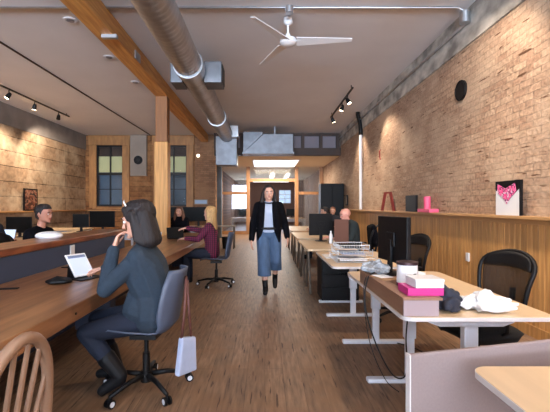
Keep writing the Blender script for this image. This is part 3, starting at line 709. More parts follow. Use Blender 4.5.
# tin
t = thing('tin', 'white tin with a dark rim standing on the riser', 'tin', (1.012, 2.72, .837))
MB().cyl((0, 0, .0), (0, 0, .15), .071, seg=32).build('label_wrap', M_white, t, smooth='auto')
MB().cyl((0, 0, .148), (0, 0, .168), .074, seg=32).build('rim', mat('dark_tin_rim', (70, 50, 54), .4, .5), t, smooth='auto')
MB().cyl((0, 0, .0), (0, 0, .02), .073, seg=32).build('bottom_rim', mat('wine_rim', (86, 40, 50), .5), t, smooth='auto')
b = MB(); b.grid(lambda u, v: (.0715*math.cos(-1.3+.35*u), .0715*math.sin(-1.3+.35*u), .03+.06*v), 4, 1, .001); b.build('printed_mark', M_black, t)
t = tag(MB().box(.895, 1.12, 2.39, 2.57, .837, .885).build('pink_box', M_pink, bevel=.003), 'flat magenta box lying under the white box on the riser', 'box')
t = thing('white_box', 'white flat carton on top of the magenta box', 'box', (1.03, 2.47, .886), .04)
MB().box(-.09, .09, -.08, .08, 0, .05).build('carton', M_paper, t, bevel=.002); MB().box(-.092, .092, -.082, .082, .036, .055).build('lid', M_white, t, bevel=.002)
t = thing('notebook', 'thin brown notebook with a card on the riser beside the tin', 'notebook', (.925, 2.98, .837), .3)
MB().box(-.06, .06, -.09, .09, 0, .012).build('cover', mat('tan_cover', (170, 130, 92), .7), t); MB().box(-.055, .055, -.05, .08, .012, .015).build('card', M_paper, t)
# cloths
def cloth(name, label, m, c, size, n=26, seed=0, cat='cloth', drop=.5):
    rs_ = random.Random(seed)
    off = V((rs_.random()*10, rs_.random()*10, 0))
    def f(u, v):
        a = (u-.5)*2; b_ = (v-.5)*2; r = min(1, math.sqrt(a*a+b_*b_)); e = max(0, 1-max(abs(a), abs(b_))**3)
        q = noise.noise(V((a*1.7, b_*1.7, 0))+off); q2 = abs(noise.noise(V((a*4, b_*4, 3))+off))
        return (c[0]+a*size[0]*(1+.25*q), c[1]+b_*size[1]*(1+.3*noise.noise(V((b_*2, a*2, 9))+off)), c[2]+.003+size[2]*e*(.45+.6*q+.65*q2)*1 if e > .02 else c[2]+.003)
    b = MB(); b.grid(lambda u, v: (lambda p: (p[0], p[1], max(c[2]+.003, p[2])))(f(u, v)), n, n)
    b.grid(lambda u, v: (lambda p: (p[0], p[1], c[2]+.001))(f(u, v)), n, n)
    return tag(b.build(name, m, smooth=True), label, cat)
def heap(name, label, m, cat, c, size, n, seed, rb=(.012, .022), base=.018):
    q = random.Random(seed); B = Blob()
    ring = [(V((c[0]+size[0]*.8*math.cos(a)*q.uniform(.55, 1.1), c[1]+size[1]*.8*math.sin(a)*q.uniform(.55, 1.1), c[2]+base)), base*.8) for a in [2*PI*k/12 for k in range(12)]]
    for k in range(12): B.hull([ring[k], ring[(k+1) % 12], (V((c[0], c[1], c[2]+size[2]*.5)), base)])
    for k in range(n):
        a, r = q.uniform(0, 2*PI), math.sqrt(q.random())*.95; p = V((c[0]+size[0]*r*math.cos(a), c[1]+size[1]*r*math.sin(a), 0)); h = size[2]*(1-r*r*.7)*q.uniform(.3, 1)
        b_ = q.uniform(0, 2*PI); l = q.uniform(.03, .08); dd = V((math.cos(b_), math.sin(b_), 0))*l
        B.hull([(p-dd+V((0, 0, c[2]+h*.6+.015)), q.uniform(*rb)), (p+V((q.uniform(-.02, .02), q.uniform(-.02, .02), c[2]+h)), q.uniform(*rb)), (p+dd+V((0, 0, c[2]+h*.5+.015)), q.uniform(*rb)), (p+V((0, 0, c[2]+.02)), .018)])
    return tag(B.build(name, m, vox=.006, it=2), label, cat)
heap('scarf', 'crumpled white cloth heaped on the near end of the long right desk', M_whitecloth, 'cloth', (1.45, 2.55, .722), (.165, .15, .115), 44, 4, rb=(.009, .016), base=.012)
heap('garment', 'crumpled dark grey garment beside the white cloth on the desk', mat('charcoal_cloth', (44, 46, 58), .9), 'garment', (1.205, 2.56, .722), (.10, .17, .17), 20, 9, rb=(.018, .03))
heap('plastic_bag', 'crumpled clear plastic bag by the foot of the large black monitor', M_plast, 'bag', (.93, 3.22, .838), (.06, .13, .14), 16, 5)
t = tag(MB().box(-.05, .05, -.002, .002, 0, .09).build('folded_card', M_paper), 'small white card standing behind the tin', 'card'); t.location = (1.38, 3.45, .722); t.rotation_euler = (0, .2, -.5)
# wire trays
wt = thing('wire_tray', 'silver wire letter trays full of papers on the desk', 'tray', (1.07, 4.75, .722))
for k in range(3):
    z = .012+.075*k; b = MB(); x0, x1, y0, y1 = -.22+.02*k, .24-.03*k, -.24+.03*k, .24-.02*k
    for zz in (z, z+.045): b.tube([(x0, y0, zz), (x1, y0, zz), (x1, y1, zz), (x0, y1, zz)], .004, 6, True)
    for i in range(13):
        x = x0+(x1-x0)*i/12; b.cyl((x, y0, z+.045), (x, y0, z), .002, seg=5); b.cyl((x, y0, z), (x, y1, z), .002, seg=5); b.cyl((x, y1, z), (x, y1, z+.045), .002, seg=5)
    for i in range(9):
        y = y0+(y1-y0)*i/8; b.cyl((x0, y, z+.045), (x0, y, z), .002, seg=5)
    for (a, c) in ((x0, y0), (x1, y0), (x1, y1), (x0, y1)): b.cyl((a, c, z), (a, c, z+.075 if k < 2 else z+.045), .004, seg=6)
    b.build('wire_basket', M_galv, wt)
t = tag(MB().box(.90, 1.22, 4.56, 4.95, .742, .76).build('paper_stack', M_paper), 'stack of white papers in the bottom wire tray', 'papers')
t = tag(MB().box(.93, 1.20, 4.58, 4.93, .818, .83).build('paper_stack', mat('blue_papers', (150, 166, 196), .8)), 'stack of bluish papers in the middle wire tray', 'papers')
t = tag(MB().box(.95, 1.16, 4.60, 4.9, .893, .91).build('paper_stack', M_black), 'dark folder lying in the top wire tray', 'folder')
t = tag(MB().box(.79, .92, 4.95, 5.3, .721, .73).build('paper_sheet', M_paper), 'loose sheets at the aisle edge of the tray covered desk', 'papers')
# cables
def cable(label, pts, r=.005):
    P = [V(p) for p in pts]; out = []
    for i in range(len(P)-1):
        p0, p1, p2, p3 = P[max(i-1, 0)], P[i], P[i+1], P[min(i+2, len(P)-1)]
        for k in range(8):
            t = k/8; out.append(.5*((2*p1)+(p2-p0)*t+(2*p0-5*p1+4*p2-p3)*t*t+(3*p1-p0-3*p2+p3)*t**3))
    out.append(P[-1])
    return tag(MB().tube(out, r, 6).build('cable', M_cable, smooth=True), label, 'cable')
cable('thick black cable looping from the monitor over the desk edge to the floor', [(.98, 3.15, .86), (.90, 3.12, .86), (.83, 3.1, .80), (.80, 3.05, .60), (.87, 3.0, .32), (1.0, 2.98, .08), (1.10, 2.97, .1), (1.09, 2.95, .40), (1.1, 2.9, .69)], .006)
cable('thin black cable hanging straight down beside the thick one', [(.94, 3.2, .85), (.845, 3.2, .80), (.82, 3.16, .60), (.84, 3.05, .3), (.93, 2.96, .06), (1.0, 2.85, .012)], .004)
cable('black cable lying on the floor under the long right desk', [(1.15, 3.1, .012), (1.3, 3.3, .012), (1.5, 3.5, .012), (1.45, 3.75, .012), (1.3, 3.9, .012)], .006)

# ledge items (right)
t = thing('art_print', 'upright canvas print with a pink burst on white and black leaning on the right ledge', 'print', (2.80, 4.42, 1.292), .08)
MB().box(-.0, .035, -.19, .19, 0, .40).build('canvas', M_paper, t, bevel=.002)
b = MB(); b.prism([(-.19, .4), (.19, .4), (.19, .30), (0, .16), (-.19, .30)], -.003, 0, 'x'); b.build('dark_field', M_black, t)
b = MB(); b.prism([(.15, .37), (.02, .31), (-.13, .37), (-.15, .28), (-.05, .19), (.0, .13), (.06, .20), (.16, .27)], -.006, -.003, 'x'); b.build('burst', poster_mat('burst_print', [(230, 60, 140), (250, 120, 170), (120, 30, 90), (240, 200, 220)], 22), t)
MB().box(-.0, .036, -.202, -.19, 0, .40).build('dark_side', M_black, t)
t = thing('pink_block', 'hot pink box with a pink cup on it on the right ledge', 'box', (2.82, 6.6, 1.292))
MB().box(-.09, .07, -.25, .25, 0, .06).build('tray', mat('hot_pink', (232, 92, 130), .5), t, bevel=.006)
t = thing('pink_cup', 'hot pink cup standing on the pink box on the ledge', 'cup', (2.81, 6.62, 1.353))
b = MB(); b.lathe([(.055, 0), (.06, .21), (.055, .21), (.05, .01)]); b.build('body', MATS['hot_pink'], t, smooth='auto')
MB().box(2.76, 2.80, 7.0, 7.5, 1.293, 1.60).build('x', M_black)
o = bpy.data.objects['x']; o.name = 'dark_book'; o.rotation_euler = (0, 0, 0); tag(o, 'dark book propped upright on the ledge beside the pink box', 'book')
t = thing('red_frame', 'slim dark red stand leaning on the ledge left of the dark book', 'frame', (2.79, 8.72, 1.292), .25)
b = MB(); b.prism([(-.28, 0), (-.2, 0), (-.06, .42), (-.14, .42)], 0, .03, 'x'); b.prism([(.2, 0), (.28, 0), (.14, .42), (.06, .42)], 0, .03, 'x'); b.box(0, .03, -.14, .14, .39, .43); b.build('frame', mat('brick_red', (140, 54, 50), .5), t)
# outlet stub at wainscot
t = tag(MB().box(2.85, 2.869, 5.35, 5.43, .62, .74).build('wall_outlet', M_white, bevel=.004), 'small white outlet plate on the upright boards', 'outlet')

# =================================================================== TABLE ITEMS (left)
tl = thing('tablet', 'white framed tablet with a lit page leaning on its dark stand', 'tablet', (-1.62, 3.44, .752), math.radians(62))
Mx = Matrix.Translation((0, 0, .02)) @ Matrix.Rotation(math.radians(-38), 4, 'X')
MB().box(-.10, .10, -.006, .006, 0, .235, M=Mx).build('body', M_white, tl, bevel=.003)
MB().box(-.086, .086, -.0085, -.0065, .018, .217, M=Mx).build('screen', M_tablet_on, tl)
MB().box(-.086, .086, -.0095, -.0086, .19, .217, M=Mx).build('page_header', mat('screen_header', (90, 104, 132), .3, emit=.3), tl)
MB().box(-.12, .12, -.10, .13, 0, .008).build('case_base', M_black, tl); MB().prism([(.03, .0), (.14, 0), (.14, .01), (.125, .13)], -.08, .08, 'x').build('case_flap', M_black, tl)
b = Blob(); b.hull([((-.09, 0, .014), .013), ((.10, .03, .014), .013), ((0, .0, .04), .022), ((-.02, -.06, .018), .016), ((.06, .06, .022), .018), ((.08, -.03, .02), .015)])
o = b.build('glasses_case', M_black, vox=.006); o.location = (-1.74, 3.2, .752); tag(o, 'black soft case lying on the big table in front of the tablet', 'case')
t = tag(MB().box(-.07, .07, -.02, .02, 0, .008).build('phone', M_black, bevel=.003), 'black phone lying at the left of the big table', 'phone'); t.location = (-2.0, 2.98, .752); t.rotation_euler = (0, 0, .2)
t = tag(MB().box(-.05, .05, -.012, .012, 0, .01).build('pen', M_black, bevel=.003), 'small dark pen case near the divider on the big table', 'pen'); t.location = (-2.08, 4.0, .752)

def laptop(label, loc, rz, w=.32, on=True, m=M_galv, ang=105, group=None):
    """user sits on local -y side"""
    t = thing('laptop', label, 'laptop', loc, rz, group)
    MB().box(-w/2, w/2, -.11, .11, 0, .016).build('keyboard_base', m, t, bevel=.003)
    Mx = Matrix.Translation((0, .11, .012)) @ Matrix.Rotation(math.radians(-(ang-90)), 4, 'X')
    l = MB().box(-w/2, w/2, -.004, .006, 0, .21, M=Mx).build('lid', m, t, bevel=.003)
    MB().box(-w/2+.01, w/2-.01, -.006, -.0045, .01, .2, M=Mx).build('display', M_screen_on if on else M_screen_off, l)
    return t
laptop('dark laptop in use by the women at the far end of the big table', (-1.75, 7.6, .752), .5, m=M_black, on=False, w=.34)
t = tag(MB().ell((0, 0, 0), (.15, .12, .05), 24).build('rounded_cover', M_white, smooth=True), 'pale rounded cover lying on the divider cap in front of the man', 'cover'); t.location = (-2.44, 4.32, 1.065)
t = thing('coffee_cup', 'white paper cup on the far part of the big table by the post', 'cup', (-2.12, 7.7, .752))
b = MB(); b.lathe([(.03, 0), (.042, .12), (.04, .12), (.03, .01)]); b.build('cup', M_paper, t, smooth='auto')

# desks far left
def plain_desk(label, x0, x1, y0, y1, z=.74):
    t = thing('office_desk', label, 'desk', ((x0+x1)/2, (y0+y1)/2, 0)); a, c = (x1-x0)/2, (y1-y0)/2
    MB().box(-a, a, -c, c, z-.03, z).build('desktop', M_desk, t, bevel=.005)
    for sx in (-1, 1):
        for sy in (-1, 1): MB().box(sx*(a-.06)-.025, sx*(a-.06)+.025, sy*(c-.06)-.025, sy*(c-.06)+.025, 0, z-.03).build('leg', M_white_metal, t)
    MB().box(-a+.06, a-.06, c-.07, c-.05, z-.25, z-.04).build('modesty_panel', M_white_metal, t)
    return t
plain_desk('tan desk at the left edge carrying the laptop and a black monitor', -5.9, -4.2, 6.7, 8.5)
plain_desk('tan desk with two black monitors under the left window', -5.1, -3.5, 9.3, 10.3)
plain_desk('tan desk in the left corner beyond the man in the black polo', -6.6, -5.2, 10.6, 11.6)
monitor('wide black monitor at the left edge behind the laptop', (-5.22, 8.1, .742), 0, .54, .34, .26)
monitor('small black monitor left of the wide one on the far left desk', (-4.75, 9.85, .742), .1, .40, .34, .28)
monitor('wide black monitor on the desk below the left window', (-4.20, 9.85, .742), -.05, .66, .42, .32)
laptop('open laptop with a lit screen at the left edge', (-4.88, 7.1, .742), -.1, w=.3)
t = tag(MB().box(-.03, .03, -.002, .002, -.03, .03).build('white_sticker', M_paper), 'white sticky note on the wide monitor below the left window', 'note'); t.location = (-4.05, 9.832, 1.06)
t = thing('print', 'dark reddish picture leaning on the left ledge', 'picture', (-6.98, 11.45, 1.257))
MB().box(-.06, -.03, -.33, .33, 0, .66).build('frame', M_black, t); MB().box(-.03, -.027, -.29, .29, .04, .62).build('picture', poster_mat('dim_print', [(60, 36, 30), (110, 60, 44), (150, 110, 90), (40, 26, 24)], 7), t)
# far black counter screens in front of pier
monitor('wide black monitor behind the plaid woman by the brick pier', (-2.15, 12.3, .742), 0, 1.0, .46, .40)
monitor('black monitor behind the red haired woman', (-3.0, 12.3, .742), 0, .68, .46, .40)
plain_desk('tan desk below the right window carrying the wide black monitors', -3.9, -1.6, 12.0, 12.9)
t = thing('wall_sign', 'pale blue framed notice on the brick pier', 'sign', (-2.5, 14.9, 1.56))
MB().box(-.27, .27, 0, .035, -.1, .1).build('frame', M_greybox, t); MB().box(-.23, .23, -.004, 0, -.07, .07).build('sheet', mat('blue_sheet', (150, 176, 206), .5), t)
# rear passage items
t = thing('side_table', 'grey metal side table standing by the opening behind the plaid woman', 'table', (-1.28, 12.6, 0))
MB().box(-.3, .3, -.25, .25, .72, .75).build('top', M_greybox, t)
for sx in (-1, 1):
    for sy in (-1, 1): MB().cyl((sx*.26, sy*.2, 0), (sx*.26, sy*.2, .72), .02).build('leg', M_trestle, t)
t = thing('waste_bin', 'black waste bin on the floor under the grey side table', 'bin', (-1.28, 12.6, 0))
b = MB(); b.lathe([(.12, 0), (.15, .38), (.14, .38), (.11, .02)]); b.build('body', M_black, t, smooth='auto')
rp = thing('pendant_light', 'left one of two small round ceiling lights in the rear room', 'ceiling light', (.42, 23, 3.2), 0, 'round ceiling lights in the rear room')
MB().ell((0, 0, 0), (.13, .13, .09)).build('globe', mat('rear_globe', (255, 250, 240), .4, emit=5), rp, smooth=True); MB().cyl((0, 0, .05), (0, 0, .14), .05).build('base', M_white, rp)
dup(rp, (1.32, 23, 3.2), 0, 'right one of two small round ceiling lights in the rear room')
t = thing('reflection_strip', 'long white glowing strip standing in for a window reflection in the rear room', 'ceiling light', (.4, 25.5, 3.0))  # glowing fixture added in place of the reflection along a window top
MB().box(-1.2, 1.2, -.06, .06, 0, .06).build('glow_bar', mat('reflection_glow', (240, 246, 255), .4, emit=2.5), t); MB().box(-1.22, 1.22, -.07, .07, .06, .1).build('housing', M_white, t)
for x in (-1, 1): MB().cyl((x, 0, .1), (x, 0, .34), .01).build('hanger', M_white, t)
plain_desk('dark cluttered desk in the rear room right of the doorway', 1.0, 2.2, 21.0, 22.0)
monitor('black monitor in the rear room seen through the doorway', (1.5, 21.5, .742), 0, .6, .4, .3)
plain_desk('desk in the rear room behind the left glass pane', -1.9, -.6, 21.5, 22.3)
monitor('black monitor behind the left glass pane in the rear room', (-1.3, 21.9, .742), 0, .6, .4, .3)

# =================================================================== PEOPLE
def lerp(a, b, t): return V(a)*(1-t)+V(b)*t
def add_hand(B, wrist, direc, palm_n, side, curl=.5, k=1.0, r=.0092):
    """direc: along the hand, palm_n: normal out of the back of hand; side +1 thumb towards palm_n x direc"""
    d = V(direc).normalized(); n = V(palm_n); n = (n-d*n.dot(d)).normalized(); s = n.cross(d)*side; w = V(wrist)
    B.hull([(w, .021*k), (w+d*.03*k+s*.022*k, .014*k), (w+d*.085*k+s*.033*k, .0125*k), (w+d*.085*k-s*.033*k, .011*k), (w+d*.03*k-s*.020*k, .014*k)])
    for i, (off, ln) in enumerate(((.032, .072), (.011, .082), (-.011, .076), (-.031, .06))):
        p = w+d*.088*k+s*off*k; a = 0; pts = [(p-d*.02*k, r*1.1)]; pts.append((p, r*1.05)); q = p
        for seg, f in enumerate((.45, .32, .23)):
            a += curl*(.55+.1*i)*(1 if seg else .8); q = q+(d*math.cos(a)-n*math.sin(a))*ln*f*k; pts.append((q, r*(.98-.1*seg)))
        B.chain(pts)
    p = w+d*.025*k+s*.026*k; q = p+(d*.6+s*.75-n*.25).normalized()*.045*k; q2 = q+(d*.9+s*.25-n*.35*curl).normalized()*.034*k; q3 = q2+(d*.95-s*.1-n*.4*curl).normalized()*.026*k
    B.chain([(p, r*1.4), (q, r*1.15), (q2, r), (q3, r*.85)])
def person(label, loc, rz, J, skin=M_skin, top=M_blackcloth, legs=M_dark_denim, shoe=M_leather, hair=None, hair_m=M_hair_dark, vox=.009, top_r=1.0, hands=True, collar=None, wide=1.0, extra=None, sleeves=True):
    """local frame: facing +x, left = +y. J: dict of joints"""
    t = thing('person', label, 'person', loc, rz)
    d = dict(J); hc = V(d['head']); nb = V(d['neck']); f = V(d.get('face', (1, 0, 0))).normalized()
    up = V(d.get('up', (0, 0, 1))); up = (up-f*up.dot(f)).normalized(); sd = up.cross(f)
    HM = Matrix(((f.x, sd.x, up.x, hc.x), (f.y, sd.y, up.y, hc.y), (f.z, sd.z, up.z, hc.z), (0, 0, 0, 1)))
    hs_ = d.get('hs', 1.0)
    hp = lambda x, y, z: HM @ V((x*hs_, y*hs_, z*hs_))
    B = Blob()
    # head: skull, face, jaw, nose, ears
    B.hull([(hp(-.022, 0, .03), .090), (hp(.018, 0, .035), .080)])
    B.hull([(hp(.028, .03, .02), .048), (hp(.028, -.03, .02), .048), (hp(.055, .012, -.072), .026), (hp(.055, -.012, -.072), .026), (hp(.0, .03, -.05), .04), (hp(.0, -.03, -.05), .04)])
    B.cap(hp(.080, 0, .012), .009, hp(.100, 0, -.022), .0115); B.cap(hp(.09, .010, -.026), .007, hp(.09, -.010, -.026), .007)
    B.cap(hp(.082, .016, -.052), .007, hp(.082, -.016, -.052), .007); B.cap(hp(.08, 0, -.088), .014, hp(.07, 0, -.09), .016)
    B.cap(hp(.078, .038, .03), .010, hp(.082, .012, .028), .010); B.cap(hp(.078, -.038, .03), .010, hp(.082, -.012, .028), .010)
    for s in (1, -1): B.hull([(hp(-.008, s*.082, .018), .011), (hp(-.012, s*.088, .0), .010), (hp(.0, s*.080, -.018), .008)])
    B.cap(lerp(nb, hc, 0), .056, hp(-.015, 0, -.05), .050)
    def torso(B, g, low=True):
        pel, wa, chs = V(d['pelvis']), V(d['waist']), V(d['chest']); Ls, Rs = V(d['shL']), V(d['shR']); ax = (Ls-Rs).normalized()
        hipax = (V(d['hipL'])-V(d['hipR'])).normalized()
        def pair(c, o, r, a): return [(c+a*o, r), (c-a*o, r)]
        w = wide
        B.hull(pair(pel, .075*w, .105*w+g, hipax)+pair(wa, .055*w, .098*w+g, ax))
        B.hull(pair(wa, .055*w, .098*w+g, ax)+pair(chs, .075*w, .105*w+g, ax))
        B.hull(pair(chs, .075*w, .105*w+g, ax)+[(Ls, .058+g), (Rs, .058+g), (lerp(Ls, Rs, .38)+V((0, 0, .03)), .056+g), (lerp(Rs, Ls, .38)+V((0, 0, .03)), .056+g)])
    def arm(B, s, g, upto=1.0, first=0):
        sh, el, wr = V(d['sh'+s]), V(d['el'+s]), V(d['wr'+s])
        B.chain([(sh, .054+g), (lerp(sh, el, .5), .047+g), (el, .039+g), (lerp(el, wr, .35), .040+g), (lerp(el, wr, upto), .027+.3*(1-upto)*.04+g)])
    def leg(B, s, g, a=1.0, flare=0):
        hi, kn, an = V(d['hip'+s]), V(d['kn'+s]), V(d['an'+s])
        B.chain([(hi, .092+g), (lerp(hi, kn, .5), .076+g), (kn, .055+g+flare*.3), (lerp(kn, an, .35), .055+g+flare*.6), (lerp(kn, an, a), .037+g+flare)])
    torso(B, 0)
    for s in 'LR': arm(B, s, 0); leg(B, s, 0)
    for s, sg in (('L', 1), ('R', -1)):
        an = V(d['an'+s]); to = V(d['to'+s]); B.chain([(an, .036), (lerp(an, to, .4)+V((0, 0, -.01)), .034), (to, .026)])
        if hands:
            hd = V(d.get('hd'+s, (1, 0, -.1))); hn = V(d.get('hn'+s, (0, 0, 1)))
            add_hand(B, d['wr'+s], hd, hn, d.get('ths'+s, sg*-1), d.get('curl', .5), 1.0, max(.0092, vox*1.1))
    B.build('body', skin, t, vox, 2)
    # face details
    for s in (1, -1):
        e_ = MB().ell(hp(.0765, s*.031, .010), .0115, 10).build('eye', M_eyew, t, smooth=True)
        MB().ell(hp(.0850, s*.031, .010), .0058, 8).build('iris', M_eye, e_, smooth=True)
        MB().tube([hp(.082, s*.050, .030), hp(.090, s*.035, .036), hp(.092, s*.016, .032)], .004, 6).build('eyebrow', hair_m, t, smooth=True)
    b = MB(); b.tube([hp(.078, .024, -.050), hp(.089, .010, -.053), hp(.091, 0, -.054), hp(.089, -.010, -.053), hp(.078, -.024, -.050)], [.002, .005, .006, .005, .002], 8); b.build('lips', M_lips, t, smooth=True)
    # clothing
    B = Blob(); torso(B, .014*top_r)
    if sleeves:
        for s in 'LR': arm(B, s, .010*top_r, .94)
    if extra: extra(B, d)
    B.cap(nb+V((0, 0, -.03)), .068, nb+V((0.0, 0, .012)), .060)
    B.build('top', top, t, vox, 3)
    B = Blob(); pel = V(d['pelvis']); hx = (V(d['hipL'])-V(d['hipR'])).normalized()
    B.hull([(pel+hx*.075*wide, .118*wide), (pel-hx*.075*wide, .118*wide), (V(d['hipL']), .10), (V(d['hipR']), .10)])
    fl = d.get('flare', 0)
    if fl:
        for s in 'LR':
            hi, kn, an = V(d['hip'+s]), V(d['kn'+s]), V(d['an'+s]); B.chain([(hi, .115), (lerp(hi, kn, .6), .102), (kn, .092)]); B.frust(lerp(hi, kn, .55), .098, lerp(kn, an, d['hem']), fl)
            B.frust(kn, .092, lerp(kn, an, d['hem']), fl)
    else:
        for s in 'LR': leg(B, s, .012, d.get('hem', .92))
    B.build('trousers', legs, t, vox, 3)
    for s in 'LR':
        an = V(d['an'+s]); to = V(d['to'+s]); kn = V(d['kn'+s]); B = Blob()
        B.chain([(lerp(an, kn, d.get('boot', .30)), .047+.02*(d.get('boot', .3) > .3)), (an, .045+.006*(d.get('boot', .3) > .3)), (lerp(an, to, .4)+V((0, 0, -.008)), .043), (to, .036)]); B.cap(an+V((0, 0, -.03)), .045, to+V((0, 0, .0)), .035)
        B.build('shoe', shoe, t, vox, 2)
    if hair:
        B = Blob(); hair(B, hp, d); B.build('hair', hair_m, t, vox, 2)
    return t, hp
def hair_short(B, hp, d):
    B.hull([(hp(-.034, 0, .044), .096), (hp(.010, 0, .066), .077)]); B.cap(hp(-.06, .0, -.01), .066, hp(-.05, 0, -.04), .05)
    [B.cap(hp(.0, s_*.062, .045), .03, hp(.0, s_*.076, .005), .014) for s_ in (1, -1)]
def hair_bob(B, hp, d):
    B.hull([(hp(-.036, 0, .046), .108), (hp(.010, 0, .062), .092)])
    B.hull([(hp(-.05, .055, .03), .062), (hp(-.05, -.055, .03), .062), (hp(-.06, .065, -.13), .060), (hp(-.06, -.065, -.13), .060), (hp(-.08, 0, -.13), .056)])
    for s in (1, -1):
        B.hull([(hp(.010, s*.080, .05), .028), (hp(-.03, s*.085, -.14), .034), (hp(.012, s*.088, -.11), .022)])
        B.cap(hp(.055, s*.045, .085), .026, hp(.035, s*.080, .02), .018)
def hair_long(B, hp, d, L=.34, side=.092):
    B.hull([(hp(-.036, 0, .045), .098), (hp(-.004, 0, .072), .080)])
    B.hull([(hp(-.05, .05, .02), .06), (hp(-.05, -.05, .02), .06), (hp(-.07, .06, -L+.08), .045), (hp(-.07, -.06, -L+.08), .045)])
    for s in (1, -1):
        B.chain([(hp(.035, s*.060, .07), .028), (hp(.02, s*side, -.0), .026), (hp(.01, s*(side+.015), -.12), .034), (hp(.03, s*(side+.01), -L*.7), .034), (hp(.02, s*side, -L), .018)])
        B.chain([(hp(-.04, s*(side-.01), .0), .035), (hp(-.05, s*(side+.02), -.15), .036), (hp(-.05, s*(side), -L+.04), .024)])
SEAT = dict(pelvis=(0, 0, .575), waist=(.0, 0, .74), chest=(.03, 0, .93), neck=(.045, 0, 1.10), head=(.085, 0, 1.265), shL=(.03, .175, 1.035), shR=(.03, -.175, 1.035),
            elL=(.12, .23, .80), elR=(.12, -.23, .80), wrL=(.36, .16, .82), wrR=(.36, -.16, .82), hipL=(.0, .09, .57), hipR=(.0, -.09, .57),
            knL=(.45, .12, .56), knR=(.45, -.12, .56), anL=(.42, .12, .10), anR=(.42, -.12, .10), toL=(.57, .13, .05), toR=(.57, -.13, .05))
def J(**k): d = dict(SEAT); d.update(k); return d
# --- woman in the teal sweater (faces -x; local +y is towards the camera)
JW = J(head=(.075, .02, 1.285), neck=(.04, .0, 1.11), chest=(.02, 0, .92), waist=(-.04, 0, .74), pelvis=(-.05, 0, .585), face=(1, .06, -.20), up=(0, 0, 1),
       hipL=(-.04, .09, .565), hipR=(-.04, -.09, .565), shL=(.03, .18, 1.02), shR=(.05, -.17, 1.02),
       elL=(.255, .20, .80), wrL=(.235, .085, 1.085), hdL=(-.25, -.25, 1), hnL=(.9, .2, .2), thsL=1,
       elR=(.28, -.27, .82), wrR=(.48, -.33, .87), hdR=(1, -.1, -.15), hnR=(.1, 0, 1), curl=.75,
       knL=(.42, .13, .47), anL=(.17, .13, .16), toL=(.30, .14, .05), knR=(.45, -.12, .50), anR=(.30, -.14, .10), toR=(.44, -.15, .05), hs=1.2, boot=.40)
pw, hpw = person('woman with a dark bob in teal sweater, chin on hand, at the tablet', (-.89, 2.93, 0), PI, JW, top=M_teal, legs=M_dark_denim, shoe=M_leather, hair=hair_bob, vox=.0065, top_r=1.7, wide=1.18,
    extra=lambda B, d: B.hull([(V((-.02, .09, .61)), .13), (V((-.02, -.09, .61)), .13), (V((.06, .09, .63)), .11), (V((.06, -.09, .63)), .11), (V((.0, 0, .80)), .13)]))
b = MB(); b.tube([hpw(.03, .095, .105), hpw(.045, .07, .13), hpw(.05, .04, .142)], .006, 8); b.build('hair_clip', M_white, pw, smooth=True)
# handbag hanging on her chair
t = thing('handbag', 'pale blue canvas bag hanging from the shell chair by a brown strap', 'bag', (-.585, 2.84, 0), -.55)
b = MB(); b.grid(lambda u, v: ((u-.5)*.05*(1.3-.6*v), (v-.5)*0+.0, 0), 1, 1); b = MB()
b.prism([(-.105, .17), (.095, .15), (.085, .41), (-.06, .44)], -.025, .025, 'x'); b.build('bag_body', M_bag, t, bevel=.015, seg=3)
b = MB(); b.tube([(0, -.05, .43), (-.01, -.01, .60), (-.02, .02, .84), (-.05, .05, .86), (-.06, .06, .80)], .011, 8); b.tube([(0, .05, .41), (0, .03, .60), (-.02, .03, .84)], .010, 8); b.build('strap', M_strap, t, smooth=True)
# --- man in black polo (faces +x, a little towards camera)
person('dark haired man in a black polo shirt facing right behind the divider', (-2.98, 5.0, 0), -.1, J(head=(.10, 0, 1.29), face=(1, -.05, -.05), wrL=(.32, .1, .93), elL=(.16, .24, .86), wrR=(.30, -.12, .93), elR=(.14, -.25, .86), pelvis=(-.05, 0, .6), hipL=(-.05, .09, .6), hipR=(-.05, -.09, .6), knL=(.22, .12, .58), knR=(.22, -.12, .58), anL=(.22, .12, .1), anR=(.22, -.12, .1), toL=(.36, .12, .05), toR=(.36, -.12, .05)), skin=M_skin2, top=M_blackcloth, hair=hair_short, wide=1.1, top_r=1.6, vox=.009)
# --- person at left edge
person('person in a navy jacket cut off by the left edge beside the laptop', (-4.60, 6.3, 0), PI/2, J(), top=M_navycloth, hair=hair_short, wide=1.1, top_r=1.8, vox=.012)
# --- plaid woman
person('blond woman in a magenta plaid shirt reaching across the big table', (-.93, 6.72, 0), PI-.05, J(head=(.04, .0, 1.26), face=(1, .0, -.05), elL=(.20, .2, .83), wrL=(.44, .12, .84), elR=(.22, -.22, .95), wrR=(.50, -.2, 1.0), hdR=(1, 0, -.1)), top=M_plaid, legs=M_dark_denim, hair=hair_long, hair_m=M_hair_blond, vox=.009, top_r=1.3)
# --- red haired woman
person('long haired woman in black facing the camera at the far end of the big table', (-2.17, 9.72, 0), -PI/2, J(head=(.06, 0, 1.24)), top=M_blackcloth, hair=hair_long, hair_m=M_hair_brown, vox=.01, top_r=1.2)
dup(ch1, (-2.17, 9.78, 0), -PI/2, 'slate blue shell chair under the long haired woman in black')
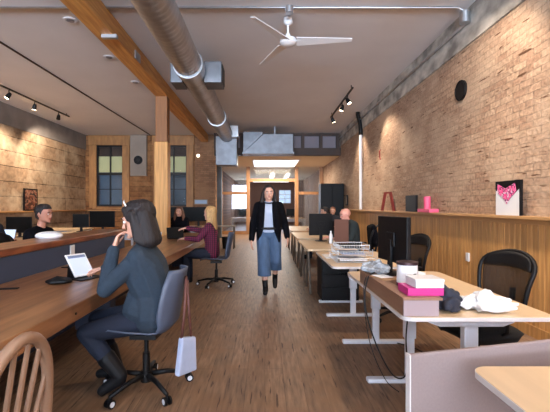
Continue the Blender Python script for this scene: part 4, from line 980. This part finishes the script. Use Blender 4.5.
# --- walking woman (faces -y)
JS = dict(pelvis=(0, 0, .95), waist=(0, 0, 1.10), chest=(.01, 0, 1.28), neck=(.0, 0, 1.44), head=(.03, 0, 1.60), face=(1, .12, -.02), shL=(0, .165, 1.39), shR=(0, -.165, 1.39),
          elL=(-.08, .26, 1.12), elR=(.03, -.25, 1.11), wrL=(.05, .30, .90), wrR=(.10, -.27, .86), hdL=(.3, .05, -1), hdR=(.3, 0, -1), hnL=(-.1, 1, 0), hnR=(-.1, -1, 0), thsL=-1, thsR=1,
          hipL=(0, .09, .92), hipR=(0, -.09, .92), knL=(.0, .11, .52), knR=(.10, -.08, .51), anL=(-.22, .10, .20), anR=(.10, -.05, .10), toL=(-.12, .10, .08), toR=(.25, -.05, .05), flare=.108, hem=.52, curl=.4)
pwk, hpk = person('smiling woman with long dark hair walking in a black jacket and wide blue jeans', (.06, 6.16, 0), -PI/2-.03, JS, top=mat('pale_blouse', (176, 186, 206), .8), legs=M_denim, hair=lambda B, hp, d: hair_long(B, hp, d, .30), hair_m=M_hair_dark, vox=.0085, top_r=.6, sleeves=False)
d = JS; B = Blob()
for s, sg in (('L', 1), ('R', -1)):
    sh, el, wr = V(d['sh'+s]), V(d['el'+s]), V(d['wr'+s])
    B.chain([(sh, .082), (lerp(sh, el, .5), .068), (el, .060), (lerp(el, wr, .93), .048)])
    B.hull([(V((-.0, sg*.12, 1.41)), .075), (V((-.01, sg*.165, 1.12)), .055), (V((-.03, sg*.07, 1.38)), .08)])
    B.hull([(V((.05, sg*.10, 1.43)), .050), (V((.11, sg*.105, 1.32)), .050), (V((.12, sg*.115, 1.24)), .050), (V((.10, sg*.12, 1.08)), .05), (V((.06, sg*.15, .84)), .035), (V((-.08, sg*.16, .82)), .035), (V((-.03, sg*.17, 1.3)), .06)])
B.hull([(V((-.075, .09, 1.38)), .055), (V((-.075, -.09, 1.38)), .055), (V((-.09, .12, .80)), .035), (V((-.09, -.12, .80)), .035)])
B.build('jacket', M_blackcloth, pwk, .0085, 3)
b = MB(); b.tube([(.148*math.cos(a*PI/10), .20*math.sin(a*PI/10), 1.045) for a in range(20)], .020, 8, True); b.build('belt', M_leather, pwk, smooth=True)
b = MB(); b.tube([(.035+.062*math.cos(a*PI/8), .062*math.sin(a*PI/8), 1.455-.01*math.cos(a*PI/8)) for a in range(16)], .012, 8, True); b.build('neck_scarf', M_navycloth, pwk, smooth=True)
# --- bald man (faces -x)
person('bald man in a dark jacket seated on the right side of the aisle', (1.62, 7.2, 0), PI+.25, J(head=(.12, 0, 1.23), neck=(.05, 0, 1.08), face=(1, 0, -.2)), skin=M_skin_pink, top=mat('dark_green_jacket', (28, 38, 40), .9), hair=None, wide=1.15, top_r=2.2, vox=.01, hair_m=M_hair_brown)
person('dark haired person mostly hidden behind the black monitor on the right', (1.62, 10.1, 0), PI, J(head=(.05, 0, 1.24)), top=M_blackcloth, hair=hair_short, vox=.013)
person('brown haired person seated beside the dark haired one behind the monitor', (2.08, 11.7, 0), -PI/2-.3, J(head=(.05, 0, 1.24)), top=M_navycloth, hair=hair_short, hair_m=M_hair_brown, vox=.013)
dup(mc, (1.72, 10.1, 0), PI, 'black office chair under the dark haired person behind the monitor')
dup(mc, (2.08, 11.78, 0), -PI/2-.3, 'black office chair under the brown haired person behind the monitor')
dup(mc, (-4.60, 6.2, 0), PI/2, 'black office chair under the person at the left edge')
# coat on bald man's chair
B = Blob(); B.hull([((2.0, 7.02, 1.0), .05), ((2.02, 7.38, .98), .06), ((2.05, 7.05, .72), .08), ((2.08, 7.4, .68), .09)]); B.cap((2.05, 7.3, .98), .08, (2.12, 7.45, .8), .1)
tag(B.build('coat', M_blackcloth, vox=.014), 'black coat draped over the chair of the bald man', 'coat')

GR = {'office_chair': 'black office chairs on casters', 'shell_chair': 'slate blue shell chairs on casters', 'monitor': 'black monitors on the desks', 'standing_desk': 'pale desks on white T legs',
      'office_desk': 'tan desks on white legs', 'track_light': 'black track lights on the ceiling', 'wall_shelf': 'wood ledges along the walls', 'cable': 'black cables at the right desks',
      'paper_stack': 'papers on the tray covered desk'}
for o in COL.objects:
    k = o.name.split('.')[0]
    if o.parent is None and k in GR and 'label' in o: o['group'] = GR[k]
